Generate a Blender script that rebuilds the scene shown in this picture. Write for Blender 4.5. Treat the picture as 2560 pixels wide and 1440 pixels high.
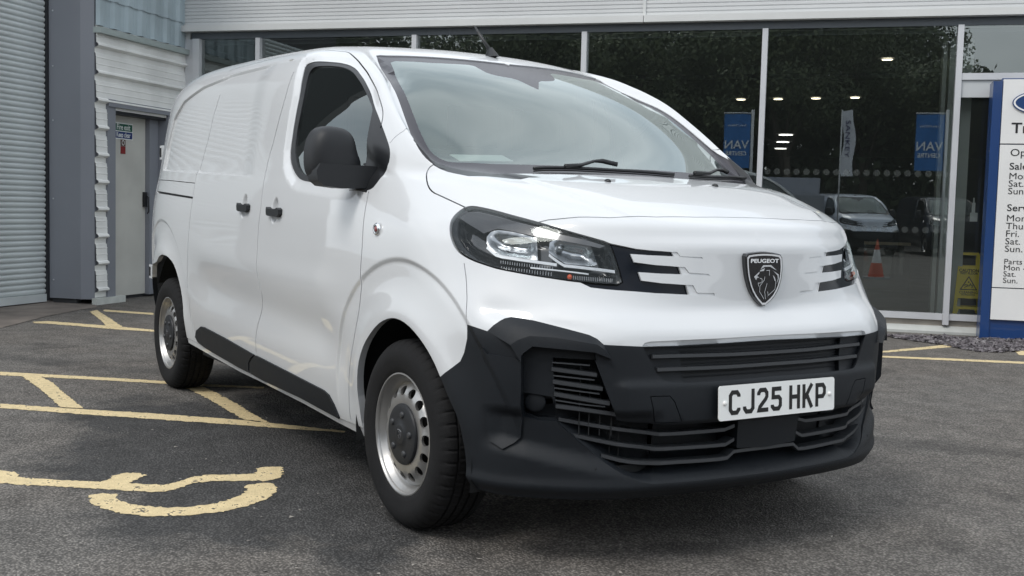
import bpy, bmesh, math, random
import numpy as np
from math import sin, cos, pi, radians
from mathutils import Vector, Matrix, Euler
from mathutils.bvhtree import BVHTree
from mathutils.geometry import delaunay_2d_cdt
random.seed(7); rng = np.random.default_rng(7)
for o in list(bpy.data.objects): bpy.data.objects.remove(o)
scene = bpy.context.scene
COL = scene.collection

# ------------------------------------------------------------------ camera
cam_d = bpy.data.cameras.new('camera'); cam = bpy.data.objects.new('camera', cam_d); COL.objects.link(cam)
cam_d.sensor_width = 36.0; cam_d.lens = 38.89; cam_d.clip_start = .05; cam_d.clip_end = 500
YAW, PITCH, ROLL = 2.5865, -0.0715, 0.0260
_f = Vector((cos(YAW)*cos(PITCH), sin(YAW)*cos(PITCH), sin(PITCH))); _r = Vector((sin(YAW), -cos(YAW), 0)); _u = _r.cross(_f)
_r2 = _r*cos(ROLL)+_u*sin(ROLL); _u2 = -_r*sin(ROLL)+_u*cos(ROLL)
M = Matrix.Identity(4)
for i in range(3):
    M[i][0] = _r2[i]; M[i][1] = _u2[i]; M[i][2] = -_f[i]
M[0][3], M[1][3], M[2][3] = 3.4735, -2.6371, 1.1378
cam.matrix_world = M
scene.camera = cam
# ------------------------------------------------------------------ sky, sun, exposure
SUN_EL, SUN_AZ = radians(52), radians(-75)      # direction towards the sun, azimuth from +x
world = bpy.data.worlds.new('World'); scene.world = world; world.use_nodes = True
wn = world.node_tree.nodes; wl = world.node_tree.links; wn.clear()
w_out = wn.new('ShaderNodeOutputWorld'); w_bg = wn.new('ShaderNodeBackground')
sky = wn.new('ShaderNodeTexSky'); sky.sky_type = 'NISHITA'; sky.sun_disc = False
sky.sun_elevation = SUN_EL; sky.sun_rotation = radians(90)-SUN_AZ
sky.air_density = 1.2; sky.dust_density = 3.0
# cloud deck: the whole sky is covered by soft grey cloud
tc = wn.new('ShaderNodeTexCoord'); mp = wn.new('ShaderNodeMapping'); mp.inputs['Scale'].default_value = (1.6, 1.6, 4.0)
nz = wn.new('ShaderNodeTexNoise'); nz.inputs['Scale'].default_value = 1.7; nz.inputs['Detail'].default_value = 5; nz.inputs['Roughness'].default_value = .52
cr = wn.new('ShaderNodeValToRGB'); cr.color_ramp.elements[0].position = .32; cr.color_ramp.elements[0].color = (5.0, 5.55, 6.1, 1)
cr.color_ramp.elements[1].position = .68; cr.color_ramp.elements[1].color = (9.6, 9.9, 10.2, 1)
mx = wn.new('ShaderNodeMix'); mx.data_type = 'RGBA'; mx.inputs[0].default_value = .82
wl.new(tc.outputs['Generated'], mp.inputs[0]); wl.new(mp.outputs[0], nz.inputs['Vector']); wl.new(nz.outputs['Fac'], cr.inputs[0])
wl.new(sky.outputs[0], mx.inputs[6]); wl.new(cr.outputs[0], mx.inputs[7]); wl.new(mx.outputs[2], w_bg.inputs[0])
w_bg.inputs[1].default_value = .10; wl.new(w_bg.outputs[0], w_out.inputs[0])
sun_d = bpy.data.lights.new('sun', 'SUN'); sun = bpy.data.objects.new('sun', sun_d); COL.objects.link(sun)
sun_d.energy = .9; sun_d.angle = radians(20); sun_d.color = (1, .97, .93)
sd = Vector((cos(SUN_EL)*cos(SUN_AZ), cos(SUN_EL)*sin(SUN_AZ), sin(SUN_EL))); sun.rotation_euler = sd.to_track_quat('Z', 'Y').to_euler()
sun.location = (0, 0, 20)
scene.view_settings.view_transform = 'Standard'; scene.view_settings.look = 'None'
scene.view_settings.exposure = 0.73; scene.view_settings.gamma = 1; scene.view_settings.use_curve_mapping = False

# ------------------------------------------------------------------ helpers
MATS = {}
def mat(name, col=(.5, .5, .5), rough=.5, metal=0, coat=0, spec=.5, bump=0, bscale=60, var=0, vscale=8, trans=0, emis=None, estr=0, alpha=1, detail=4):
    if name in MATS: return MATS[name]
    m = bpy.data.materials.new(name); m.use_nodes = True; nt = m.node_tree; b = nt.nodes['Principled BSDF']
    b.inputs['Base Color'].default_value = (*col, 1); b.inputs['Roughness'].default_value = rough; b.inputs['Metallic'].default_value = metal
    b.inputs['Coat Weight'].default_value = coat; b.inputs['Coat Roughness'].default_value = .03
    b.inputs['Specular IOR Level'].default_value = spec; b.inputs['Transmission Weight'].default_value = trans; b.inputs['Alpha'].default_value = alpha
    if emis: b.inputs['Emission Color'].default_value = (*emis, 1); b.inputs['Emission Strength'].default_value = estr
    if var or bump:
        t = nt.nodes.new('ShaderNodeTexCoord')
    if var:
        n = nt.nodes.new('ShaderNodeTexNoise'); n.inputs['Scale'].default_value = vscale; n.inputs['Detail'].default_value = detail
        r = nt.nodes.new('ShaderNodeMapRange'); r.inputs['To Min'].default_value = 1-var; r.inputs['To Max'].default_value = 1+var
        r.inputs['From Min'].default_value = .3; r.inputs['From Max'].default_value = .7
        h = nt.nodes.new('ShaderNodeMix'); h.data_type = 'RGBA'; h.blend_type = 'MULTIPLY'; h.inputs[0].default_value = 1
        h.inputs[6].default_value = (*col, 1)
        nt.links.new(t.outputs['Object'], n.inputs['Vector']); nt.links.new(n.outputs['Fac'], r.inputs['Value']); nt.links.new(r.outputs[0], h.inputs[7])
        nt.links.new(h.outputs[2], b.inputs['Base Color'])
        r2 = nt.nodes.new('ShaderNodeMapRange'); r2.inputs['To Min'].default_value = max(0, rough-.08); r2.inputs['To Max'].default_value = min(1, rough+.08)
        nt.links.new(n.outputs['Fac'], r2.inputs['Value']); nt.links.new(r2.outputs[0], b.inputs['Roughness'])
    if bump:
        n2 = nt.nodes.new('ShaderNodeTexNoise'); n2.inputs['Scale'].default_value = bscale; n2.inputs['Detail'].default_value = 3
        bp = nt.nodes.new('ShaderNodeBump'); bp.inputs['Strength'].default_value = bump; bp.inputs['Distance'].default_value = .002
        nt.links.new(t.outputs['Object'], n2.inputs['Vector']); nt.links.new(n2.outputs['Fac'], bp.inputs['Height']); nt.links.new(bp.outputs[0], b.inputs['Normal'])
    MATS[name] = m; return m
def glass_mat(name, tint=(.8, .85, .83), ior=1.5, mult=1.0, rough=0.0, veil=0, veil_col=(.6, .68, .66)):
    # thin pane: fresnel mirror over a tinted see-through sheet
    m = bpy.data.materials.new(name); m.use_nodes = True; nt = m.node_tree; nt.nodes.clear()
    o = nt.nodes.new('ShaderNodeOutputMaterial'); mx = nt.nodes.new('ShaderNodeMixShader')
    t = nt.nodes.new('ShaderNodeBsdfTransparent'); t.inputs[0].default_value = (*tint, 1)
    g = nt.nodes.new('ShaderNodeBsdfGlossy'); g.inputs['Roughness'].default_value = rough; g.inputs['Color'].default_value = (.93, 1, .985, 1)
    f = nt.nodes.new('ShaderNodeFresnel'); f.inputs[0].default_value = ior
    mm = nt.nodes.new('ShaderNodeMath'); mm.operation = 'MULTIPLY'; mm.use_clamp = True; mm.inputs[1].default_value = mult
    # same reflectance from behind
    geo = nt.nodes.new('ShaderNodeNewGeometry')
    nt.links.new(f.outputs[0], mm.inputs[0]); nt.links.new(mm.outputs[0], mx.inputs[0])
    src = t.outputs[0]
    if veil:                                   # pale veil of light painted into the pane as a diffuse tint
        df = nt.nodes.new('ShaderNodeBsdfDiffuse'); df.inputs[0].default_value = (*veil_col, 1); m2 = nt.nodes.new('ShaderNodeMixShader'); m2.inputs[0].default_value = veil
        nt.links.new(t.outputs[0], m2.inputs[1]); nt.links.new(df.outputs[0], m2.inputs[2]); src = m2.outputs[0]
    nt.links.new(src, mx.inputs[1]); nt.links.new(g.outputs[0], mx.inputs[2]); nt.links.new(mx.outputs[0], o.inputs[0])
    MATS[name] = m; return m
def link(name, me, m=None, parent=None, loc=None, label=None, cat=None, group=None, kind=None):
    o = bpy.data.objects.new(name, me); COL.objects.link(o)
    if m is not None and me is not None:
        for x in (m if isinstance(m, (list, tuple)) else [m]): me.materials.append(x)
    if parent is not None: o.parent = parent
    if loc is not None: o.location = loc
    tag(o, label, cat, group, kind); return o
def tag(o, label=None, cat=None, group=None, kind=None):
    if label: o['label'] = label
    if cat: o['category'] = cat
    if group: o['group'] = group
    if kind: o['kind'] = kind
    return o
def empty(name, loc=(0, 0, 0), rz=0, label=None, cat=None, group=None):
    o = bpy.data.objects.new(name, None); COL.objects.link(o); o.location = loc; o.rotation_euler = (0, 0, rz); o.empty_display_size = .2
    return tag(o, label, cat, group)
def mesh(V, F, smooth=False, name='m'):
    me = bpy.data.meshes.new(name); me.from_pydata([tuple(v) for v in V], [], [tuple(f) for f in F]); me.update()
    if smooth: me.polygons.foreach_set('use_smooth', [True]*len(me.polygons))
    return me
def bm_mesh(bm, smooth=False, bevel=0, seg=2, angle=30):
    if bevel:
        bmesh.ops.bevel(bm, geom=[e for e in bm.edges if len(e.link_faces) == 2 and e.calc_face_angle() > radians(angle)], offset=bevel, segments=seg, affect='EDGES', profile=.6)
    bmesh.ops.recalc_face_normals(bm, faces=bm.faces)
    me = bpy.data.meshes.new('m'); bm.to_mesh(me); bm.free()
    if smooth:
        me.polygons.foreach_set('use_smooth', [True]*len(me.polygons))
        me.set_sharp_from_angle(angle=radians(38)) if hasattr(me, 'set_sharp_from_angle') else None
    return me
def box(bm, x0, x1, y0, y1, z0, z1, mtx=None):
    vs = [bm.verts.new((x, y, z)) for x in (x0, x1) for y in (y0, y1) for z in (z0, z1)]
    for f in ((0, 1, 3, 2), (4, 6, 7, 5), (0, 4, 5, 1), (2, 3, 7, 6), (0, 2, 6, 4), (1, 5, 7, 3)): bm.faces.new([vs[i] for i in f])
    if mtx is not None: bmesh.ops.transform(bm, matrix=mtx, verts=vs)
    return vs
def boxm(x0, x1, y0, y1, z0, z1, bevel=0, seg=2, mtx=None):
    bm = bmesh.new(); box(bm, x0, x1, y0, y1, z0, z1, mtx); return bm_mesh(bm, bevel=bevel, seg=seg, smooth=bevel > 0)
def lathe(prof, n=64, axis='Y', closed=False):
    # profile [(a, r)] : a along the axis, r radius
    V = []; F = []
    for (a, r) in prof:
        for k in range(n):
            t = 2*pi*k/n
            if axis == 'Y': V.append((r*cos(t), a, r*sin(t)))
            elif axis == 'Z': V.append((r*cos(t), r*sin(t), a))
            else: V.append((a, r*cos(t), r*sin(t)))
    for i in range(len(prof)-1 if not closed else len(prof)):
        j = (i+1) % len(prof)
        for k in range(n): F.append((i*n+k, i*n+(k+1) % n, j*n+(k+1) % n, j*n+k))
    return V, F
def tube(pts, rad, n=8, cap=True, flat=None):
    # tube along points; rad scalar or list
    pts = [Vector(p) for p in pts]; N = len(pts); R = rad if isinstance(rad, (list, tuple)) else [rad]*N
    V = []; F = []; up = None
    for i, p in enumerate(pts):
        t = (pts[min(i+1, N-1)]-pts[max(i-1, 0)]).normalized()
        if up is None:
            up = Vector((0, 0, 1)) if abs(t.z) < .9 else Vector((1, 0, 0))
        s = t.cross(up).normalized(); up = s.cross(t).normalized()
        for k in range(n):
            a = 2*pi*k/n+(pi/4 if n == 4 else 0); V.append(p+(s*cos(a)*(flat or 1)+up*sin(a))*R[i])
    for i in range(N-1):
        for k in range(n): F.append((i*n+k, i*n+(k+1) % n, (i+1)*n+(k+1) % n, (i+1)*n+k))
    if cap: F.append(tuple(range(n-1, -1, -1))); F.append(tuple((N-1)*n+k for k in range(n)))
    return V, F
def prism(poly, d0, d1, fn):
    # 2D polygon extruded between depths d0,d1; fn(a,b,d)->xyz
    n = len(poly); V = [fn(a, b, d0) for a, b in poly]+[fn(a, b, d1) for a, b in poly]
    F = [tuple(range(n)), tuple(range(2*n-1, n-1, -1))]+[(i, i+n, (i+1) % n+n, (i+1) % n) for i in range(n)]
    return V, F
def join(parts):
    V = []; F = []
    for v, f in parts:
        k = len(V); V += [tuple(p) for p in v]; F += [tuple(i+k for i in q) for q in f]
    return V, F
_fc = {}
def text_geo(s, size=1.0, shear=0, spacing=1.0, bold=0, xs=1.0, align='LEFT'):
    cu = bpy.data.curves.new('t', 'FONT'); cu.body = s; cu.size = size; cu.shear = shear; cu.space_character = spacing; cu.offset = bold; cu.align_x = align; cu.resolution_u = 3
    o = bpy.data.objects.new('t', cu); COL.objects.link(o)
    me = bpy.data.meshes.new_from_object(o); V = [(v.co.x*xs, v.co.y, 0) for v in me.vertices]; F = [tuple(p.vertices) for p in me.polygons]
    bpy.data.objects.remove(o); bpy.data.curves.remove(cu); bpy.data.meshes.remove(me)
    return V, F

# ---- base surface of the van's half body: grid P[v,u] (near half has y<0) ----
import numpy as np
def pchip(x, y, xi):
    x = np.asarray(x, float); y = np.asarray(y, float)
    h = np.diff(x); d = np.diff(y) / h
    m = np.zeros_like(y)
    for i in range(1, len(x)-1):
        if d[i-1]*d[i] > 0:
            w1 = 2*h[i]+h[i-1]; w2 = h[i]+2*h[i-1]
            m[i] = (w1+w2)/(w1/d[i-1]+w2/d[i])
    m[0] = d[0]; m[-1] = d[-1]
    k = np.clip(np.searchsorted(x, xi)-1, 0, len(x)-2)
    t = (xi-x[k])/h[k]
    return ((1+2*t)*(1-t)**2*y[k] + t*(1-t)**2*h[k]*m[k] + t*t*(3-2*t)*y[k+1] + t*t*(t-1)*h[k]*m[k+1])
def nspline(t, p, ti):
    # natural cubic spline
    n = len(t); h = np.diff(t); A = np.zeros((n, n)); b = np.zeros((n, p.shape[1]))
    A[0, 0] = A[-1, -1] = 1
    for i in range(1, n-1):
        A[i, i-1] = h[i-1]; A[i, i] = 2*(h[i-1]+h[i]); A[i, i+1] = h[i]
        b[i] = 6*((p[i+1]-p[i])/h[i]-(p[i]-p[i-1])/h[i-1])
    M = np.linalg.solve(A, b)
    k = np.clip(np.searchsorted(t, ti)-1, 0, n-2)
    a = ((t[k+1]-ti)/h[k])[:, None]; c = 1-a; H = (h[k]**2/6)[:, None]
    return a*p[k]+c*p[k+1]+((a**3-a)*M[k]+(c**3-c)*M[k+1])*H
WZ = [(.237,.872),(.285,.892),(.35,.905),(.45,.925),(.6,.945),(.75,.955),(.9,.957),(1.05,.951),(1.18,.935),(1.3,.912),(1.5,.885),(1.65,.862),(1.75,.838),(1.795,.803),(1.84,.757),(1.87,.68),(1.89,.53),(1.897,.33),(1.9,.02)]
LEV = [ # z, then c0..c8 as (x,y)
(.237,[(.805,0),(.795,.25),(.77,.46),(.72,.62),(.642,.74),(.525,.85),(.40,.88),(0,.885),(-.45,.872)]),
(.285,[(.845,0),(.835,.25),(.80,.46),(.74,.62),(.66,.74),(.545,.86),(.42,.90),(0,.905),(-.45,.89)]),
(.40,[(.855,0),(.845,.25),(.81,.46),(.75,.62),(.668,.74),(.55,.865),(.42,.912),(0,.92),(-.45,.912)]),
(.54,[(.865,0),(.857,.25),(.825,.46),(.77,.62),(.68,.74),(.555,.868),(.42,.92),(0,.935),(-.45,.932)]),
(.64,[(.86,0),(.852,.25),(.82,.46),(.768,.62),(.68,.74),(.557,.87),(.42,.924),(0,.942),(-.45,.942)]),
(.727,[(.855,0),(.846,.25),(.815,.46),(.765,.62),(.672,.74),(.552,.872),(.42,.927),(0,.947),(-.45,.949)]),
(.76,[(.85,0),(.841,.25),(.81,.46),(.758,.62),(.665,.74),(.547,.868),(.415,.925),(0,.948),(-.45,.95)]),
(.80,[(.818,0),(.809,.25),(.782,.46),(.735,.62),(.65,.735),(.53,.86),(.405,.92),(0,.948),(-.45,.952)]),
(.835,[(.789,0),(.78,.25),(.75,.46),(.695,.62),(.62,.725),(.505,.85),(.385,.915),(-.01,.947),(-.45,.953)]),
(.92,[(.787,0),(.774,.25),(.725,.46),(.650,.62),(.580,.715),(.47,.83),(.335,.90),(-.02,.944),(-.45,.953)]),
(1.0,[(.786,0),(.770,.25),(.712,.46),(.628,.62),(.553,.71),(.437,.82),(.29,.892),(-.04,.938),(-.45,.950)]),
(1.03,[(.7855,0),(.769,.25),(.706,.46),(.620,.62),(.543,.708),(.424,.817),(.275,.888),(-.047,.934),(-.45,.948)]),
(1.06,[(.762,0),(.746,.25),(.686,.46),(.600,.62),(.521,.705),(.40,.81),(.25,.88),(-.06,.928),(-.45,.945)]),
(1.10,[(.742,0),(.726,.25),(.668,.46),(.575,.62),(.49,.70),(.36,.80),(.21,.865),(-.08,.915),(-.45,.940)]),
(1.125,[(.700,0),(.686,.25),(.632,.46),(.54,.62),(.46,.695),(.325,.79),(.175,.853),(-.1,.907),(-.45,.935)]),
(1.16,[(.575,0),(.562,.25),(.52,.46),(.45,.62),(.39,.695),(.26,.78),(.11,.84),(-.13,.893),(-.45,.926)]),
(1.20,[(.42,0),(.41,.25),(.38,.46),(.33,.62),(.28,.70),(.165,.775),(.03,.828),(-.18,.88),(-.46,.915)]),
(1.235,[(.27,0),(.262,.25),(.24,.46),(.205,.62),(.165,.71),(.07,.775),(-.04,.82),(-.22,.868),(-.48,.905)]),
(1.26,[(.11,0),(.10,.25),(.075,.46),(.035,.62),(.0,.71),(-.075,.782),(-.16,.825),(-.3,.862),(-.52,.897)]),
(1.29,[(.02,0),(.005,.25),(-.03,.46),(-.08,.64),(-.127,.745),(-.075,.783),(-.20,.83),(-.41,.862),(-.6,.886)]),
(1.385,[(-.13,0),(-.143,.25),(-.175,.46),(-.225,.64),(-.272,.755),(-.235,.788),(-.35,.838),(-.56,.848),(-.72,.868)]),
(1.50,[(-.325,0),(-.337,.25),(-.362,.44),(-.40,.62),(-.427,.735),(-.41,.783),(-.52,.826),(-.70,.830),(-.84,.848)]),
(1.568,[(-.44,0),(-.448,.25),(-.47,.44),(-.50,.60),(-.525,.714),(-.51,.765),(-.62,.81),(-.79,.813),(-.92,.832)]),
(1.637,[(-.56,0),(-.567,.24),(-.588,.42),(-.62,.58),(-.644,.687),(-.605,.742),(-.71,.79),(-.88,.795),(-1.0,.817)]),
(1.714,[(-.705,0),(-.717,.22),(-.745,.39),(-.79,.54),(-.829,.637),(-.76,.705),(-.86,.757),(-1.03,.780),(-1.14,.808)]),
(1.795,[(-.87,0),(-.882,.20),(-.92,.36),(-.97,.49),(-1.02,.585),(-.985,.67),(-1.06,.715),(-1.17,.745),(-1.26,.778)]),
(1.84,[(-1.0,0),(-1.012,.18),(-1.045,.32),(-1.09,.44),(-1.13,.54),(-1.165,.605),(-1.215,.657),(-1.28,.70),(-1.36,.73)]),
(1.87,[(-1.16,0),(-1.17,.16),(-1.20,.28),(-1.24,.38),(-1.28,.46),(-1.32,.525),(-1.37,.575),(-1.43,.615),(-1.52,.64)]),
(1.89,[(-1.30,0),(-1.31,.12),(-1.34,.21),(-1.38,.29),(-1.42,.34),(-1.47,.38),(-1.53,.41),(-1.60,.44),(-1.68,.46)]),
(1.90,[(-1.60,0),(-1.605,.005),(-1.61,.01),(-1.62,.012),(-1.64,.014),(-1.66,.016),(-1.69,.017),(-1.73,.018),(-1.78,.019)]),
]
NU, NV = 520, 330
def gsm(A, s, ax):
    k = int(3*s); w = np.exp(-.5*(np.arange(-k, k+1)/s)**2); w /= w.sum()
    pad = [(0, 0)]*3; pad[ax] = (k, k); B_ = np.pad(A, pad, mode='reflect', reflect_type='odd'); out = np.zeros_like(A); n = A.shape[ax]
    for i, wi in enumerate(w): out += wi*np.take(B_, np.arange(i, i+n), axis=ax)
    return out
def gen_base():
    zl = np.array([l[0] for l in LEV]); rows = []
    wz = np.array(WZ)
    for z, c in LEV:
        W = pchip(wz[:, 0], wz[:, 1], np.array([z]))[0]
        c9 = -.95 if z < 1.3 else np.interp(z, [1.3, 1.5, 1.65, 1.8, 1.87, 1.9], [-.95, -1.15, -1.3, -1.55, -1.8, -2.0])
        c10 = -1.75 if z < 1.5 else np.interp(z, [1.5, 1.9], [-1.8, -2.4])
        k = min(1, W/.7)
        if 1.37 < z < 1.8:
            c = c[:5]+[(a-.0*k2, b+k2) for (a, b), k2 in zip(c[5:], (0, 0, .02, .014))]
        c = list(c)+[(c9, W-(.004 if z > 1.3 else 0)), (c10, W), (-2.6, W), (-3.3, W-.012*k), (-3.7, W-.07*k), (-3.95, W-.14*k)]
        rows.append(c)
    R = np.array(rows)          # L x 15 x 2
    # parameter v: arc length with z dominant + centre profile
    ctr = np.c_[R[:, 0, 0], zl]; d = np.hypot(*np.diff(ctr, axis=0).T); d2 = np.diff(zl)
    v = np.r_[0, np.cumsum(.5*d+.5*d2)]
    vi = np.linspace(0, v[-1], NV)
    ctrl = np.zeros((NV, R.shape[1], 3))
    for j in range(R.shape[1]):
        ctrl[:, j, 0] = pchip(v, R[:, j, 0], vi); ctrl[:, j, 1] = pchip(v, R[:, j, 1], vi); ctrl[:, j, 2] = pchip(v, zl, vi)
    # parameter u: arc length of a mid-height contour
    m = R[8]; u = np.r_[0, np.cumsum(np.hypot(*np.diff(m, axis=0).T))]
    ui = np.linspace(0, u[-1], NU)
    # denser in front
    s = np.linspace(0, 1, NU); ui = u[-1]*(.62*s+.38*s*s) ; ui[-1] = u[-1]
    P = np.zeros((NV, NU, 3))
    for i in range(NV):
        # mirror across y=0 for a smooth nose
        t = np.r_[-u[3:0:-1], u]; q = ctrl[i]; q = np.r_[q[3:0:-1]*[1, -1, 1], q]
        P[i] = nspline(t, q, ui)
    P[:, 0, 1] = 0
    # roof falls towards the rear
    x = P[..., 0]; z = P[..., 2]
    w = np.clip((z-1.2)/.6, 0, 1)
    r = np.clip((-x-1.2)/1.7, 0, 1)
    P[..., 2] += w*w*(3-2*w)*(.035*r*r*(3-2*r)-.055*np.clip((-x-2.9)/1.05, 0, 1)**2)
    # rear edge leans forward towards the top
    P[..., 0] += np.clip((-x-2.6)/1.35, 0, 1)**2*np.clip((z-1.0)/.9, 0, 1)**2*.13
    P[..., 1] *= -1
    k = np.clip((P[:, :1, 2:3]-1.09)/.05, 0, 1)          # keep the nose creases crisp, calm everything above
    P = gsm(P, 1.3, 0)*(1-k)+gsm(P, 6.0, 0)*k; P = gsm(P, 3.5, 1); P[:, 0, 1] = 0
    return P

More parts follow.
